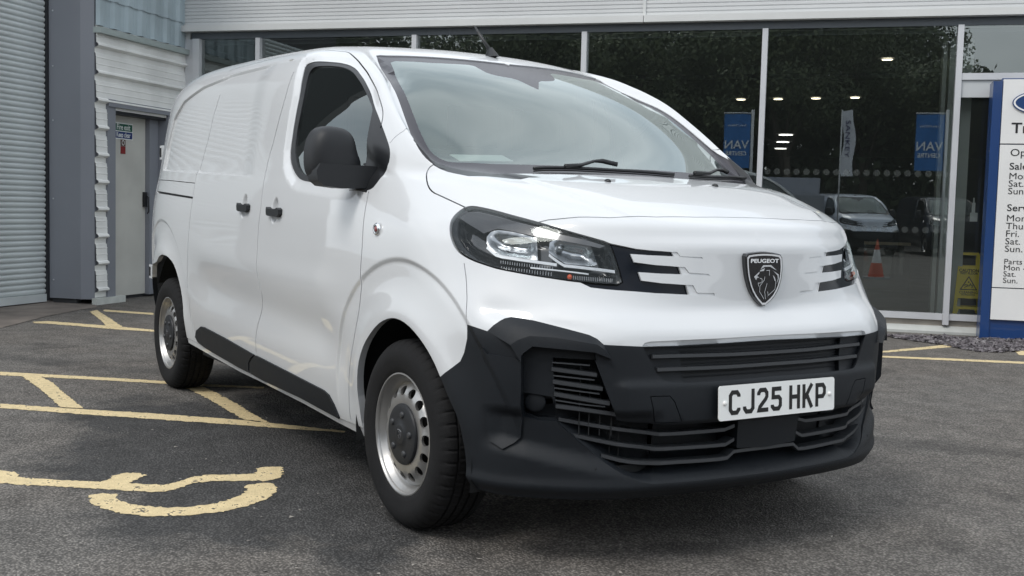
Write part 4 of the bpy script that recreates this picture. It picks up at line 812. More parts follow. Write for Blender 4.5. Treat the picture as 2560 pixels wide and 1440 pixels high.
CAP = [(.006, .108), (-.001, .1085), (-.006, .1055), (-.008, .098), (-.009, .085), (-.010, .060), (-.0105, .040), (-.013, .036), (-.014, .030), (-.014, 0.0001)]
def make_wheel(side):
    w = link('wheel', None, None, V_); w.empty_display_size = .1
    return w
tyre_me = tyre_mesh(); tyre_me.materials.append(rubber); setauto(tyre_me, 28)
rv, rf = lathe(RIM[::-1], 96); bv_, bf_ = lathe(BARREL, 96); dv, df = disc_geo()
inn_v, inn_f = lathe([(.064, .19), (.12, .185), (.19, .19), (.19, .215)], 64)
rim_me = mesh(*join([(rv, rf), (bv_, bf_), (dv, df), (inn_v, inn_f)]), True); rim_me.materials.append(steel); setauto(rim_me, 40)
cv_, cf_ = lathe(CAP, 64)
capg = [(cv_, cf_)]
cap_me = mesh(*join(capg), True); cap_me.materials.append(dkplastic); setauto(cap_me, 35)
nutg = []
for i in range(5):
    t0 = 2*pi*(i+.2)/5; nv, nf = lathe([(-.004, .0125), (-.013, .012), (-.0155, .0095), (-.0165, .006), (-.0165, .0001)], 14)
    nutg.append(([(x+.072*cos(t0), y, z+.072*sin(t0)) for x, y, z in nv], nf))
nut_me = [mesh(v, f, True) for v, f in nutg]
for m_ in nut_me: m_.materials.append(mat('lug_cover', (.032, .034, .037), .45))
# small shield outline on the cap centre
sh = [(-.016, .016), (0, .019), (.016, .016), (.015, 0), (.009, -.013), (0, -.02), (-.009, -.013), (-.015, 0)]
emb_v = [(x, -.0145, z) for x, z in sh]+[(x*.8, -.016, z*.8) for x, z in sh]; emb_f = [(i, (i+1) % 8, 8+(i+1) % 8, 8+i) for i in range(8)]
ln_v, ln_f = tube([(-.006, -.0150, .008), (.004, -.0150, .009), (.006, -.0150, 0), (-.004, -.0150, -.004), (.0, -.0150, -.012)], .0016, 5)
emb_me = mesh(*join([(emb_v, emb_f), (ln_v, ln_f)]), False); emb_me.materials.append(mat('cap_emblem', (.10, .10, .105), .35))
hubdark = mesh(*lathe([(.075, .182), (.08, .02)], 32)); hubdark.materials.append(mat('hub_black', (.01, .01, .01), .8))  # even black on the drum behind the rim holes
vt, vf = tube([(.0, .02, 0), (.0, -.006, .002)], [.005, .0038], 8); valve_me = mesh([(x+cos(3.75)*.176, y+.035, z+sin(3.75)*.176) for x, y, z in vt], vf, True); valve_me.materials.append(trim)
for (x, y, s) in ((0, -.9207, 1), (-3.275, -.8862, 1), (0, .9207, -1), (-3.275, .8862, -1)):
    w = link('wheel', None, None, V_); w.location = (x, y, .335); w.rotation_euler = (0, {0: .12}.get(x, .5), 0 if s == 1 else pi)
    for nm, me in [('tyre', tyre_me), ('rim', rim_me), ('hub_cap', cap_me), ('cap_emblem', emb_me), ('brake_drum', hubdark), ('valve', valve_me)]+[('lug_cover', m_) for m_ in nut_me]:
        o = bpy.data.objects.new(nm, me); COL.objects.link(o); o.parent = w
# ---- wheel housings, underbody, rear end, cabin
void = BM['black']
def housing(cx, cz, r, y0, y1, span=204):
    V = []; F = []; n = 28
    for k in range(n+1):
        a = radians(-12)+radians(span)*k/n
        V += [(cx+r*cos(a), y0, cz+r*sin(a)), (cx+r*cos(a), y1, cz+r*sin(a))]
    for k in range(n): F.append((2*k, 2*k+2, 2*k+3, 2*k+1))
    V.append((cx, y1, cz)); c = len(V)-1
    for k in range(n): F.append((2*k+1, 2*k+3, c))
    return V, F
for cx, cz, r, y0 in ((.0, .32, .455, .90), (-3.235, .37, .46, .86)):
    both('wheel_housing', *housing(cx, cz, r, -y0, -.50, 204 if cx > -1 else 160), void, V_)
bm = bmesh.new(); box(bm, -3.9, .40, -.60, .60, .26, .30); box(bm, -2.72, -.5, -.84, .84, .27, .33); box(bm, .45, .74, -.62, .62, .27, .34)
link('underbody', bm_mesh(bm), void, V_)
vt, vf = tube([(-.9, .2, .2), (-1.8, .2, .2), (-2.2, .25, .22), (-3.7, .3, .24)], .035, 8); link('exhaust_pipe', mesh(vt, vf, True), mat('exhaust_steel', (.2, .18, .16), .5, metal=.8), V_)
vt, vf = tube([(-3.275, -.75, .33), (-3.275, .75, .33)], .05, 8); link('rear_axle', mesh(vt, vf, True), void, V_)
# rear closure: two doors following the rear edge of the skin
redge = GRID[:, -1]
ks = list(range(6, NVg, 8))+[NVg-1]
rv_ = []; rf_ = []
for k in ks:
    x, y, z = redge[k]; rv_ += [(x, y, z), (x-.05, y*.96, z), (x-.06, -.006, z)]
for i in range(len(ks)-1):
    a = 3*i; rf_ += [(a, a+1, a+4, a+3), (a+1, a+2, a+5, a+4)]
both('rear_door', rv_, rf_, paint, V_)
for s in (-1, 1):
    link('tail_lamp', boxm(-4.0, -3.955, min(s*.62, s*.70), max(s*.62, s*.70), .85, 1.30, .01), mat('tail_lamp_red', (.35, .01, .01), .2, coat=1), V_)
    for z in (1.445, .665):
        k = int(np.argmin(abs(redge[:, 2]-z))); hx, hy = redge[k, 0], -redge[k, 1]*s
        bm = bmesh.new(); box(bm, hx-.055, hx+.03, hy-.018, hy+.018, z-.045, z+.045)
        hg = link('rear_door_hinge', bm_mesh(bm, True, .012), paint, V_)
        link('hinge_slot', boxm(hx-.045, hx-.018, hy-.0225, hy+.0225, z-.03, z+.03), void, hg)
# cabin
interior = mat('cabin_grey', (.15, .158, .155), .7); liner = mat('head_liner', (.45, .46, .44), .8)
bm = bmesh.new(); box(bm, -1.50, -1.46, -.80, .80, .35, 1.80); link('bulkhead', bm_mesh(bm), liner, V_)
# dashboard
prof = [(-.10, 1.14), (-.16, 1.245), (-.34, 1.262), (-.52, 1.23), (-.60, 1.12), (-.50, .9), (-.2, .8), (.1, .8), (.1, 1.1)]
dv_, df_ = prism([(a, b) for a, b in prof], -.80, .80, lambda a, b, d: (a-.06*abs(d), d, b)); link('dashboard', mesh(dv_, df_), interior, V_)
dv_, df_ = prism([(-.42, 1.24), (-.50, 1.315), (-.60, 1.30), (-.62, 1.2)], -.58, -.22, lambda a, b, d: (a, d, b)); link('instrument_hood', mesh(dv_, df_), interior, V_)
# steering wheel
pts = [(-.70+.0, -.40+.185*cos(t), 1.19+.185*sin(t)) for t in np.linspace(0, 2*pi, 33)]; pts = [(x-.25*(z-1.19), y, z) for x, y, z in pts]
tv, tf = tube(pts, .015, 8, False); t2 = tube([(-.70, -.57, 1.19), (-.70, -.23, 1.19)], .02, 6); t3 = tube([(-.70, -.40, 1.19), (-.5, -.40, 1.1)], .035, 8)
link('steering_wheel', mesh(*join([(tv, tf), t2, t3]), True), trim, V_)
for yy in (-.42, .12, .50):
    st = link('seat', None, None, V_); st.location = (-1.05, yy, .78)
    link('seat_cushion', boxm(-.25, .28, -.23, .23, -.12, .04, .05), interior, st)
    link('seat_back', boxm(-.36, -.24, -.22, .22, .0, .62, .05), interior, st)
    link('head_rest', boxm(-.38, -.29, -.12, .12, .66, .86, .04), interior, st)
# paper on the dash and permit sticker behind the glass
pp = [Vector(p) for p in [[-0.2228, -0.6387, 1.336], [-0.164, -0.4417, 1.3408], [-0.1269, -0.4119, 1.3185], [-0.1757, -0.6177, 1.3119]]]
ppr = link('dash_notice', mesh(pp+[p+Vector((0, 0, -.002)) for p in pp], [(0, 1, 2, 3), (4, 7, 6, 5)]), mat('paper_white', (.75, .78, .76), .6), V_)
# ---- mirrors
def mirror_geo(fold=0):
    prof = [(-1.145, 1.30), (-1.142, 1.36), (-1.125, 1.405), (-1.10, 1.428), (-1.06, 1.434), (-1.01, 1.430), (-.975, 1.415), (-.958, 1.385), (-.950, 1.345), (-.940, 1.318), (-.93, 1.30), (-.93, 1.26), (-.935, 1.215), (-.96, 1.195), (-1.02, 1.195), (-1.08, 1.205), (-1.12, 1.225), (-1.14, 1.255)]
    prof = [(y+.032, z) for y, z in prof]; n = len(prof); cx, cz = -1.013, 1.315; rings = [(-.050, .92), (-.047, .97), (-.03, .985), (-.005, .985), (.02, .96), (.04, .89), (.055, .77), (.064, .58), (.068, .3)]
    V = []; F = []
    for dx, s in rings:
        for (y, z) in prof: V.append((-.46+dx, cx+(y-cx)*s, cz+(z-cz)*s))
    for i in range(len(rings)-1):
        for k in range(n): F.append((i*n+k, i*n+(k+1) % n, (i+1)*n+(k+1) % n, (i+1)*n+k))
    F.append(tuple((len(rings)-1)*n+k for k in range(n)))
    return V, F, [(-.46+rings[0][0], cx+(y-cx)*.9, cz+(z-cz)*.9) for y, z in prof]
mv, mf, glassp = mirror_geo()
# ridge and arm
arm = prism([(-1.085, 1.288), (-1.0, 1.286), (-.86, 1.285), (-.845, 1.27), (-.845, 1.215), (-.90, 1.200), (-1.0, 1.198), (-1.07, 1.205), (-1.095, 1.225), (-1.10, 1.26)], -.485, -.392, lambda a, b, d: (d+(.02*(a+1.1)), a, b))
foot = prism([(-.856, 1.30), (-.835, 1.295), (-.825, 1.27), (-.825, 1.17), (-.90, 1.17), (-.915, 1.195), (-.87, 1.20), (-.862, 1.22)], -.52, -.37, lambda a, b, d: (d, a, b))
def shape(geo, bevel, smooth=True):
    bm = bmesh.new(); vs = [bm.verts.new(v) for v in geo[0]]
    for f in geo[1]:
        try: bm.faces.new([vs[i] for i in f])
        except Exception: pass
    return bm_mesh(bm, smooth, bevel, 3)
mirror_pl = mat('mirror_plastic', (.016, .0175, .020), .48, spec=.38, bump=.3, bscale=700)
for s in (1, -1):
    mr = link('door_mirror', None, None, V_)
    bm = bmesh.new(); vs = [bm.verts.new(v) for v in mv]; [bm.faces.new([vs[i] for i in f]) for f in mf]
    hm = bm_mesh(bm, True); sub = [link('mirror_housing', hm, mirror_pl, mr), link('mirror_glass', mesh(glassp, [tuple(range(len(glassp)))]), mat('mirror_glass', (.7, .72, .72), .02, metal=1), mr),
        link('mirror_arm', shape(arm, .018), mirror_pl, mr), link('mirror_foot', shape(foot, .008), mirror_pl, mr)]
    m2 = sub[0].modifiers.new('s', 'SUBSURF'); m2.levels = m2.render_levels = 2
    if s == -1:
        mr.scale = (1, -1, 1)
        # the far mirror is folded back against its window
        piv = Matrix.Translation((-.50, -.87, 0)) @ Matrix.Rotation(radians(-68), 4, 'Z') @ Matrix.Translation((.50, .87, 0))
        for o in sub[:3]: o.matrix_local = piv
# mirror triangle / quarter trim in the front corner of the window
# ---- door handles
def handle(x, z, s, L=.135):
    h = link('door_handle', None, None, V_)
    q, n = surf((x, -.95, z)); Yv = q.y
    prof = [(-L/2, .004), (-L/2+.006, .018), (-L/2+.02, .014), (-L/2+.03, .010), (L/2-.045, .010), (L/2-.02, .016), (L/2, .008), (L/2+.002, -.012), (L/2-.018, -.026), (L/2-.05, -.024), (-L/2+.03, -.022), (-L/2+.004, -.018)]
    g = prism(prof, -.040, -.020, lambda a, b, d: (x+a, Yv+d, z+b))
    bar = link('handle_grip', shape(g, .005), dkplastic, h)
    for a in (-L/2+.012, L/2-.02): link('handle_mount', boxm(x+a-.012, x+a+.012, Yv-.03, Yv+.03, z-.015, z+.008, .003), dkplastic, h)
    if s == -1: h.scale = (1, -1, 1)
for s in (1, -1):
    handle(-1.252, 1.100, s, .162); handle(-1.682, 1.114, s, .15)
# ---- side repeater lamp
for s in (1, -1):
    q, n = surf((-.2057, -.9348, 1.0512)); rp = link('side_repeater', None, None, V_)
    a, f = lathe([(0, .023), (.008, .023), (.012, .019), (.010, .014)], 24, 'Y'); link('repeater_ring', mesh([(q.x+x, q.y-y, q.z+z) for x, y, z in a], f, True), chrome, rp)
    a, f = lathe([(.008, .011), (.013, .007), (.014, .0001)], 16, 'Y'); link('repeater_bulb', mesh([(q.x+x, q.y-y, q.z+z) for x, y, z in a], f, True), mat('repeater_red', (.25, .06, .06), .2, coat=1), rp)
    if s == -1: rp.scale = (1, -1, 1)
# ---- bars of the grilles
def bar_geo(path, w=.006, depth=.035, drop=.0, th=.010, inset=.0, back=1.0):
    """slat along the skin: front edge on the skin, running back into the opening"""
    V = []; F = []; n = len(path)
    for i, p in enumerate(path):
        q, nn = surf(p, -inset); nn = Vector((nn.x, nn.y, 0)).normalized()
        up = Vector((0, 0, 1))
        V += [q+up*th*.5-nn*.001, q-up*th*.30, q-up*th*.5-nn*.004, q-nn*depth-up*th*.1, q-nn*depth+up*th*.5]
    for i in range(n-1):
        for k in range(5): F.append((5*i+k, 5*i+(k+1) % 5, 5*i+5+(k+1) % 5, 5*i+5+k))
    F.append((4, 3, 2, 1, 0)); F.append(tuple(5*(n-1)+k for k in range(5)))
    return V, F
slatm = mat('grille_slat', (.030, .033, .037), .42, spec=.5)
upper = PARTS['upper_grille'][0]; lower = PARTS['lower_grille'][0]
def rs(p, n=14):
    p = [np.array(q) for q in p]; d = np.r_[0, np.cumsum([np.linalg.norm(p[i+1]-p[i]) for i in range(len(p)-1)])]; t = np.linspace(0, d[-1], n)
    return [tuple(np.interp(t, d, [q[k] for q in p]) for k in range(3)) for _ in (0,)][0] if False else [tuple(np.interp(x, d, [q[k] for q in p]) for k in range(3)) for x in t]
for k in ('u1', 'u2'):
    path = rs(BARS[k][:-1], 16); path[-1] = (path[-1][0], 0, path[-1][2]); V, F = bar_geo(path, inset=.003, depth=.028, th=.013)
    Vm = [(v[0], -v[1], v[2]) for v in V]; link('slat', mesh(*join([(V, F[:-1]), (Vm, [f[::-1] for f in F[:-1]])])), slatm, upper)
for k, th in (('s1', .014), ('s2', .014), ('s3', .014), ('s4', .014), ('t1', .005), ('t2', .005), ('t3', .005), ('t4', .005), ('l1', .013), ('l2', .013), ('l3', .013)):
    b_ = bar_geo(rs(BARS[k], 16), th=th, inset=.012 if k[0] != 't' else .022, depth=.045 if k[0] != 't' else .02); both('slat', b_[0], b_[1], slatm, lower, False)
path = rs(BARS['l4'][:-1], 6); V, F = bar_geo(path, th=.013, inset=.012, depth=.04); Vm = [(v[0], -v[1], v[2]) for v in V]; link('slat', mesh(*join([(V, F), (Vm, [f[::-1] for f in F])])), slatm, lower)
# fine mesh behind the upper grille: small ribs
g = []
for z0 in (.622, .633, .663, .673, .702, .713):
    pts = [(surf((.84, -abs(y_), z0), -.031)[0].x, y_, z0) for y_ in np.linspace(-.36, .36, 19)]; g.append(tube(pts, .0018, 4))
link('grille_mesh', mesh(*join(g)), BM['plastic'], upper)
g = []
for yy in np.arange(-.66, .67, .03):
    if abs(yy) < .5: continue
    for z0, z1 in ((.36, .47),) if abs(yy) < .55 else ((.44, .66),):
        q, nn = surf((.8, -abs(yy), (z0+z1)/2), -.070); g.append(([(q.x, yy-.002, z0), (q.x, yy+.002, z0), (q.x, yy+.002, z1), (q.x, yy-.002, z1)], [(0, 1, 2, 3)]))
lm = link('grille_mesh', mesh(*join(g)), mat('mesh_rib', (.008, .009, .010), .6), lower)
# fog lamp blanking cover
for s in (1, -1):
    q, nn = surf((.636, -.79, .534), -.043)
    bm = bmesh.new(); bmesh.ops.create_uvsphere(bm, u_segments=20, v_segments=12, radius=1)
    bmesh.ops.transform(bm, matrix=Matrix.Translation((q.x, q.y*s, q.z)) @ Matrix.Rotation(math.atan2(nn.y*s, nn.x), 4, 'Z') @ Matrix.Diagonal((.007, .034, .032, 1)), verts=bm.verts)
    link('fog_lamp_blank', bm_mesh(bm, True), plastic, PARTS['front_bumper'][0])
# ---- number plate
pl = link('number_plate', None, None, V_); pl.location = (.889, 0, .542); pl.rotation_euler = (0, radians(-2.5), 0)
bm = bmesh.new(); box(bm, 0, .004, -.26, .26, -.0555, .0555)
bmesh.ops.bevel(bm, geom=[e for e in bm.edges if abs(e.verts[0].co.x-e.verts[1].co.x) > .003], offset=.009, segments=4, affect='EDGES', profile=.5)
link('plate_sheet', bm_mesh(bm), white_pl, pl)
link('plate_backing', boxm(-.022, -.001, -.24, .24, -.045, .045), plastic, pl)
def stroke(pts, w=14, closed=False):
    P = [Vector(p) for p in pts]; n = len(P); L = []; R = []
    for i in range(n):
        a = P[i-1] if i > 0 else None; b = P[i+1] if i < n-1 else None
        d1 = (P[i]-a).normalized() if a is not None else (b-P[i]).normalized(); d2 = (b-P[i]).normalized() if b is not None else d1
        nn = Vector((-d1.y-d2.y, d1.x+d2.x)).normalized(); k = 1/max(.5, nn.dot(Vector((-d1.y, d1.x)))); L.append(P[i]+nn*w/2*k); R.append(P[i]-nn*w/2*k)
    V = L+R; F = [(i, i+1, n+i+1, n+i) for i in range(n-1)]; return [(v.x, v.y) for v in V], F
GL = {'C': [[(43, 57), (43, 62), (35, 72), (15, 72), (7, 62), (7, 17), (15, 7), (35, 7), (43, 17), (43, 22)]],
      'J': [[(43, 79), (43, 17), (35, 7), (15, 7), (7, 17), (7, 24)]],
      '2': [[(7, 56), (7, 62), (15, 72), (35, 72), (43, 62), (43, 50), (38, 42), (13, 18), (9, 7), (50, 7)]],
      '5': [[(47, 72), (11, 72), (10, 45), (35, 45), (43, 37), (43, 17), (35, 7), (15, 7), (7, 15), (7, 21)]],
      'H': [[(7, 0), (7, 79)], [(43, 0), (43, 79)], [(7, 41), (43, 41)]],
      'K': [[(7, 0), (7, 79)], [(44, 79), (11, 32)], [(20, 44), (44, 0)]],
      'P': [[(7, 0), (7, 72), (35, 72), (43, 62), (43, 44), (35, 34), (7, 34)]]}
for ch, x0 in zip('CJ25HKP', (41, 102, 163, 224, 307, 368, 429)):
    g = []
    for kk, st in enumerate(GL[ch]):
        vv, ff = stroke(st); g.append(([(.0046+.0002*kk, (x-260+x0)*.001, (y-39.5)*.001) for x, y in vv], ff))
    link('plate_character', mesh(*join(g)), black_pl, pl)
for yy in (-.236, .236):
    a, f = lathe([(0, .0075), (.004, .007), (.006, .004), (.006, .0001)], 16, 'X'); link('plate_screw', mesh([(x+.004, y+yy, z) for x, y, z in a], f, True), mat('screw_white', (.8, .8, .78), .4), pl)
# ---- badge
bd = link('nose_badge', None, None, V_); BX = .794; DY = .0174
def bp_(k): return [(y+DY, z) for y, z in BADGE[k]]
def smooth2(p, it=2):
    for _ in range(it):
        q = []
        for i in range(len(p)):
            a = p[i]; b = p[(i+1) % len(p)]; q += [(a[0]*.8+b[0]*.2, a[1]*.8+b[1]*.2), (a[0]*.2+b[0]*.8, a[1]*.2+b[1]*.8)]
        p = q
    return p
shd = bp_('shield'); shd = [((a-shd[(len(shd)*2-5-i) % 14][0])/2, b) for i, (a, b) in enumerate(shd)] if False else shd
so = smooth2(shd, 1); si = smooth2(bp_('inner'), 1)
c0 = (0, .93)
def ring_(o, d0, i, d1, m, nm):
    V = [(BX+d0, a, b) for a, b in o]+[(BX+d1, a, b) for a, b in i]; n = len(o); return link(nm, mesh(V, [(k, (k+1) % n, n+(k+1) % n, n+k) for k in range(n)]), m, bd)
sc = lambda p, s: [(a*s, .935+(b-.935)*s) for a, b in p]
ring_(so, -.012, so, .006, mat('badge_black', (.008, .009, .011), .12, coat=1), 'badge_rim')
ring_(so, .006, sc(so, .965), .009, MATS['badge_black'], 'badge_rim')
ring_(sc(so, .965), .009, sc(si, 1.015), .009, MATS['badge_black'], 'badge_rim')
ring_(sc(si, 1.03), .0098, sc(si, .955), .0098, mat('badge_edge', (.70, .71, .72), .25), 'badge_border')
link('badge_face', mesh([(BX+.0082, a, b) for a, b in si], [tuple(range(len(si)))]), MATS['badge_black'], bd)
silver = mat('badge_silver', (.72, .74, .76), .22, metal=.6)
g = []
for k in 'ABCDF':
    p = bp_(k); g.append(([(BX+.0098, a, b) for a, b in p], [tuple(range(len(p)))]))
for k in ('s1', 's2', 's3', 's4', 's5', 's6'):
    vv, ff = stroke([Vector(q)*1000 for q in bp_(k)], 2.0); g.append(([(BX+.0100, a*.001, b*.001) for a, b in vv], ff))
link('lion_emblem', mesh(*join(g)), silver, bd)
tv, tf = text_geo('PEUGEOT', .0185, bold=.0006, xs=1.0)
w0 = max(v[0] for v in tv); k_ = .128/w0; link('badge_lettering', mesh([(BX+.0101, -.064+x*k_, .9815+y*.95+.0) for x, y, z in tv], tf), mat('badge_white', (.85, .86, .87), .3), bd)
# ---- headlights: housing shell, reflectors, light strips behind the lens
hl = PARTS['headlight']
tri_h = [t for t in range(len(OF)) if names[reg[t]] == 'headlight']
edge_uv = UVP['headlight']
_e = np.r_[edge_uv, edge_uv[:1]]; edge_uv = np.concatenate([_e[:-1]+(_e[1:]-_e[:-1])*t for t in np.linspace(0, 1, 9)[:-1]]); e3 = ev(edge_uv, GRID)
def shell(off, depth, ramp):
    ids = sorted({k for t in tri_h for k in OF[t]}); mp_ = {k: i for i, k in enumerate(ids)}; V = []
    for k in ids:
        d = np.min(np.linalg.norm(e3-P0[k], axis=1)); V.append(tuple(P0[k]-NN[k]*(off+depth*smst(d/ramp))))
    return V, [tuple(mp_[k] for k in OF[t]) for t in tri_h]
hv, hf = shell(.011, .050, .045)
housing_m = mat('lamp_housing', (.010, .011, .013), .18, coat=1)
def hpair(name, V, F, m, smooth=True):
    for s, par in zip((1, -1), hl):
        link(name, mesh([(x, y*s, z) for x, y, z in V], [f if s == 1 else f[::-1] for f in F], smooth), m, par)
hpair('lamp_housing', hv, hf, housing_m)
def patch(poly, off, bowl=0, grid=.009, facet=0):
    """surface patch under the lens following a baked outline"""
    uv = [to_uv(p) for p in dens(poly, True, .012)]; vs = [Vector(p) for p in uv]; es = [(i, (i+1) % len(vs)) for i in range(len(vs))]
    lo = np.min(uv, 0); hi = np.max(uv, 0)
    for a in np.arange(lo[0], hi[0], grid):
        for b in np.arange(lo[1], hi[1], grid):
            if in_poly(np.array([a]), np.array([b]), uv)[0] and min(abs(a-q[0])+abs(b-q[1]) for q in uv) > .004: vs.append(Vector((a, b)))
    ov, oe, of, *_x = delaunay_2d_cdt(vs, es, [], 0, 1e-6); o2 = np.array([(v.x, v.y) for v in ov]); P = ev(o2, GRID); Nn = ev(o2, GN)
    F = [tuple(f) for f in of if in_poly(np.array([o2[list(f)].mean(0)[0]]), np.array([o2[list(f)].mean(0)[1]]), uv)[0]]
    u3 = ev(np.array(uv), GRID); V = []
    for i in range(len(P)):
        d = np.min(np.linalg.norm(u3-P[i], axis=1)); dd = off+bowl*smst(d/.05)
        if facet: dd += .0010*sin(o2[i][0]*210)*smst(d/.02)
        V.append(tuple(P[i]-Nn[i]*dd))
    return V, F
refl = mat('lamp_reflector', (.32, .335, .35), .24, metal=1)
for k in ('refl1', 'refl2'):
    pv, pf = patch(LAMP[k], .018, .030, .010, 1); hpair('reflector', pv, pf, refl, True)
pv, pf = patch(LAMP['brow'], .014, .0, .02); hpair('lamp_brow', pv, pf, mat('lamp_brow_grey', (.05, .052, .058), .16, coat=1))
def strip(path, hw, off, th=.006):
    V = []; F = []
    for i, p in enumerate(path):
        q, n = surf(p, -off); up = Vector((0, 0, 1)); V += [q+up*hw*.8-n*hw*1.1, q-up*hw, q-up*hw-n*(th+hw), q+up*hw*.8-n*(th+hw)]
    for i in range(len(path)-1):
        for k in range(4): F.append((4*i+k, 4*i+(k+1) % 4, 4*i+4+(k+1) % 4, 4*i+4+k))
    F += [(3, 2, 1, 0), tuple(4*len(path)-4+k for k in range(4))]; return V, F
drl = mat('light_guide', (.86, .88, .90), .25, coat=1)
for k, hw in (('drl1', .0056), ('drl2', .0056), ('drl3', .0028)):
    sv, sf = strip(rs(LAMP[k], 12), hw, .008); hpair('light_strip', sv, sf, drl, False)
g = []
for k, n_, hw in (('rib1', 20, .0075), ('rib2', 22, .006), ('rib0', 22, .005)):
    for p in rs(LAMP[k], n_):
        q, n = surf(p, -.018); t = Vector((n.y, -n.x, 0)).normalized(); w_ = .0012
        g.append(([q+t*w_+Vector((0, 0, hw)), q-t*w_+Vector((0, 0, hw)), q-t*w_-Vector((0, 0, hw)), q+t*w_-Vector((0, 0, hw))], [(0, 1, 2, 3)]))
gv, gf = join(g); hpair('lens_ribs', gv, gf, mat('lens_rib', (.55, .57, .60), .2, metal=.3), False)
# lamp bulbs: dark projector caps in each reflector
for k in ('refl_c1', 'refl_c2'):
    q, n = surf(LAMP[k][0], -.022); bm = bmesh.new(); bmesh.ops.create_uvsphere(bm, u_segments=14, v_segments=8, radius=.011); bmesh.ops.translate(bm, vec=q, verts=bm.verts)
    me = bm_mesh(bm, True); me.materials.append(MATS['lamp_reflector'])
    for s, par in zip((1, -1), hl):
        m2 = me if s == 1 else mirror_y(me); o = bpy.data.objects.new('lamp_bulb', m2); COL.objects.link(o); o.parent = par
q, n = surf(LAMP['bulb'][0], -.014); bm = bmesh.new(); bmesh.ops.create_uvsphere(bm, u_segments=12, v_segments=8, radius=.0085); bmesh.ops.translate(bm, vec=q, verts=bm.verts)
me = bm_mesh(bm, True); me.materials.append(amber)
for s, par in zip((1, -1), hl):
    o = bpy.data.objects.new('indicator_bulb', me if s == 1 else mirror_y(me)); COL.objects.link(o); o.parent = par
# ---- wipers, washers, aerial
def wsurf(p, off):
    s = 1 if p[1] <= 0 else -1; q, n = surf((p[0], -abs(p[1]), p[2]), off); return Vector((q.x, q.y*s, q.z))
for a, b in (('wiper_blade_a', 'wiper_arm_a'), ('wiper_blade_b', 'wiper_arm_b')):
    wp = link('wiper', None, None, V_)
    link('wiper_blade', mesh(*join([tube([wsurf(p, .014) for p in rs(FREE[a], 14)], .0072, 6), tube([wsurf(p, .004) for p in rs(FREE[a], 14)], .0035, 4)]), True), trim, wp)
    link('wiper_arm', mesh(*tube([wsurf(p, .028+.006*(i > 1)) for i, p in enumerate(FREE[b])], [.009, .0075, .006, .010, .010][:len(FREE[b])], 6), True), trim, wp)
for yy in (-.255, .255):
    q = wsurf((.262, yy, 1.236), .0); bm = bmesh.new(); bmesh.ops.create_uvsphere(bm, u_segments=12, v_segments=8, radius=1)
    bmesh.ops.transform(bm, matrix=Matrix.Translation(q) @ Matrix.Diagonal((.016, .011, .010, 1)), verts=bm.verts); link('washer_jet', bm_mesh(bm, True), trim, V_)
q = wsurf((-1.02, 0, 1.84), 0)
an = link('roof_aerial', None, None, V_)
bm = bmesh.new(); bmesh.ops.create_cone(bm, cap_ends=True, segments=16, radius1=1, radius2=.30, depth=1)
bmesh.ops.transform(bm, matrix=Matrix.Translation((q.x, 0, q.z+.018)) @ Matrix.Shear('XY', 4, (-.4, 0)) @ Matrix.Diagonal((.060, .020, .045, 1)), verts=bm.verts)
link('aerial_base', bm_mesh(bm, True), trim, an)
link('aerial_mast', mesh(*tube([(q.x-.01, 0, q.z+.03), (q.x-.13, 0, q.z+.13), (q.x-.155, 0, q.z+.155)], [.009, .006, .0045], 8), True), trim, an)
# rear-view sensor pod behind the glass

# sill lamp strip under the skirts

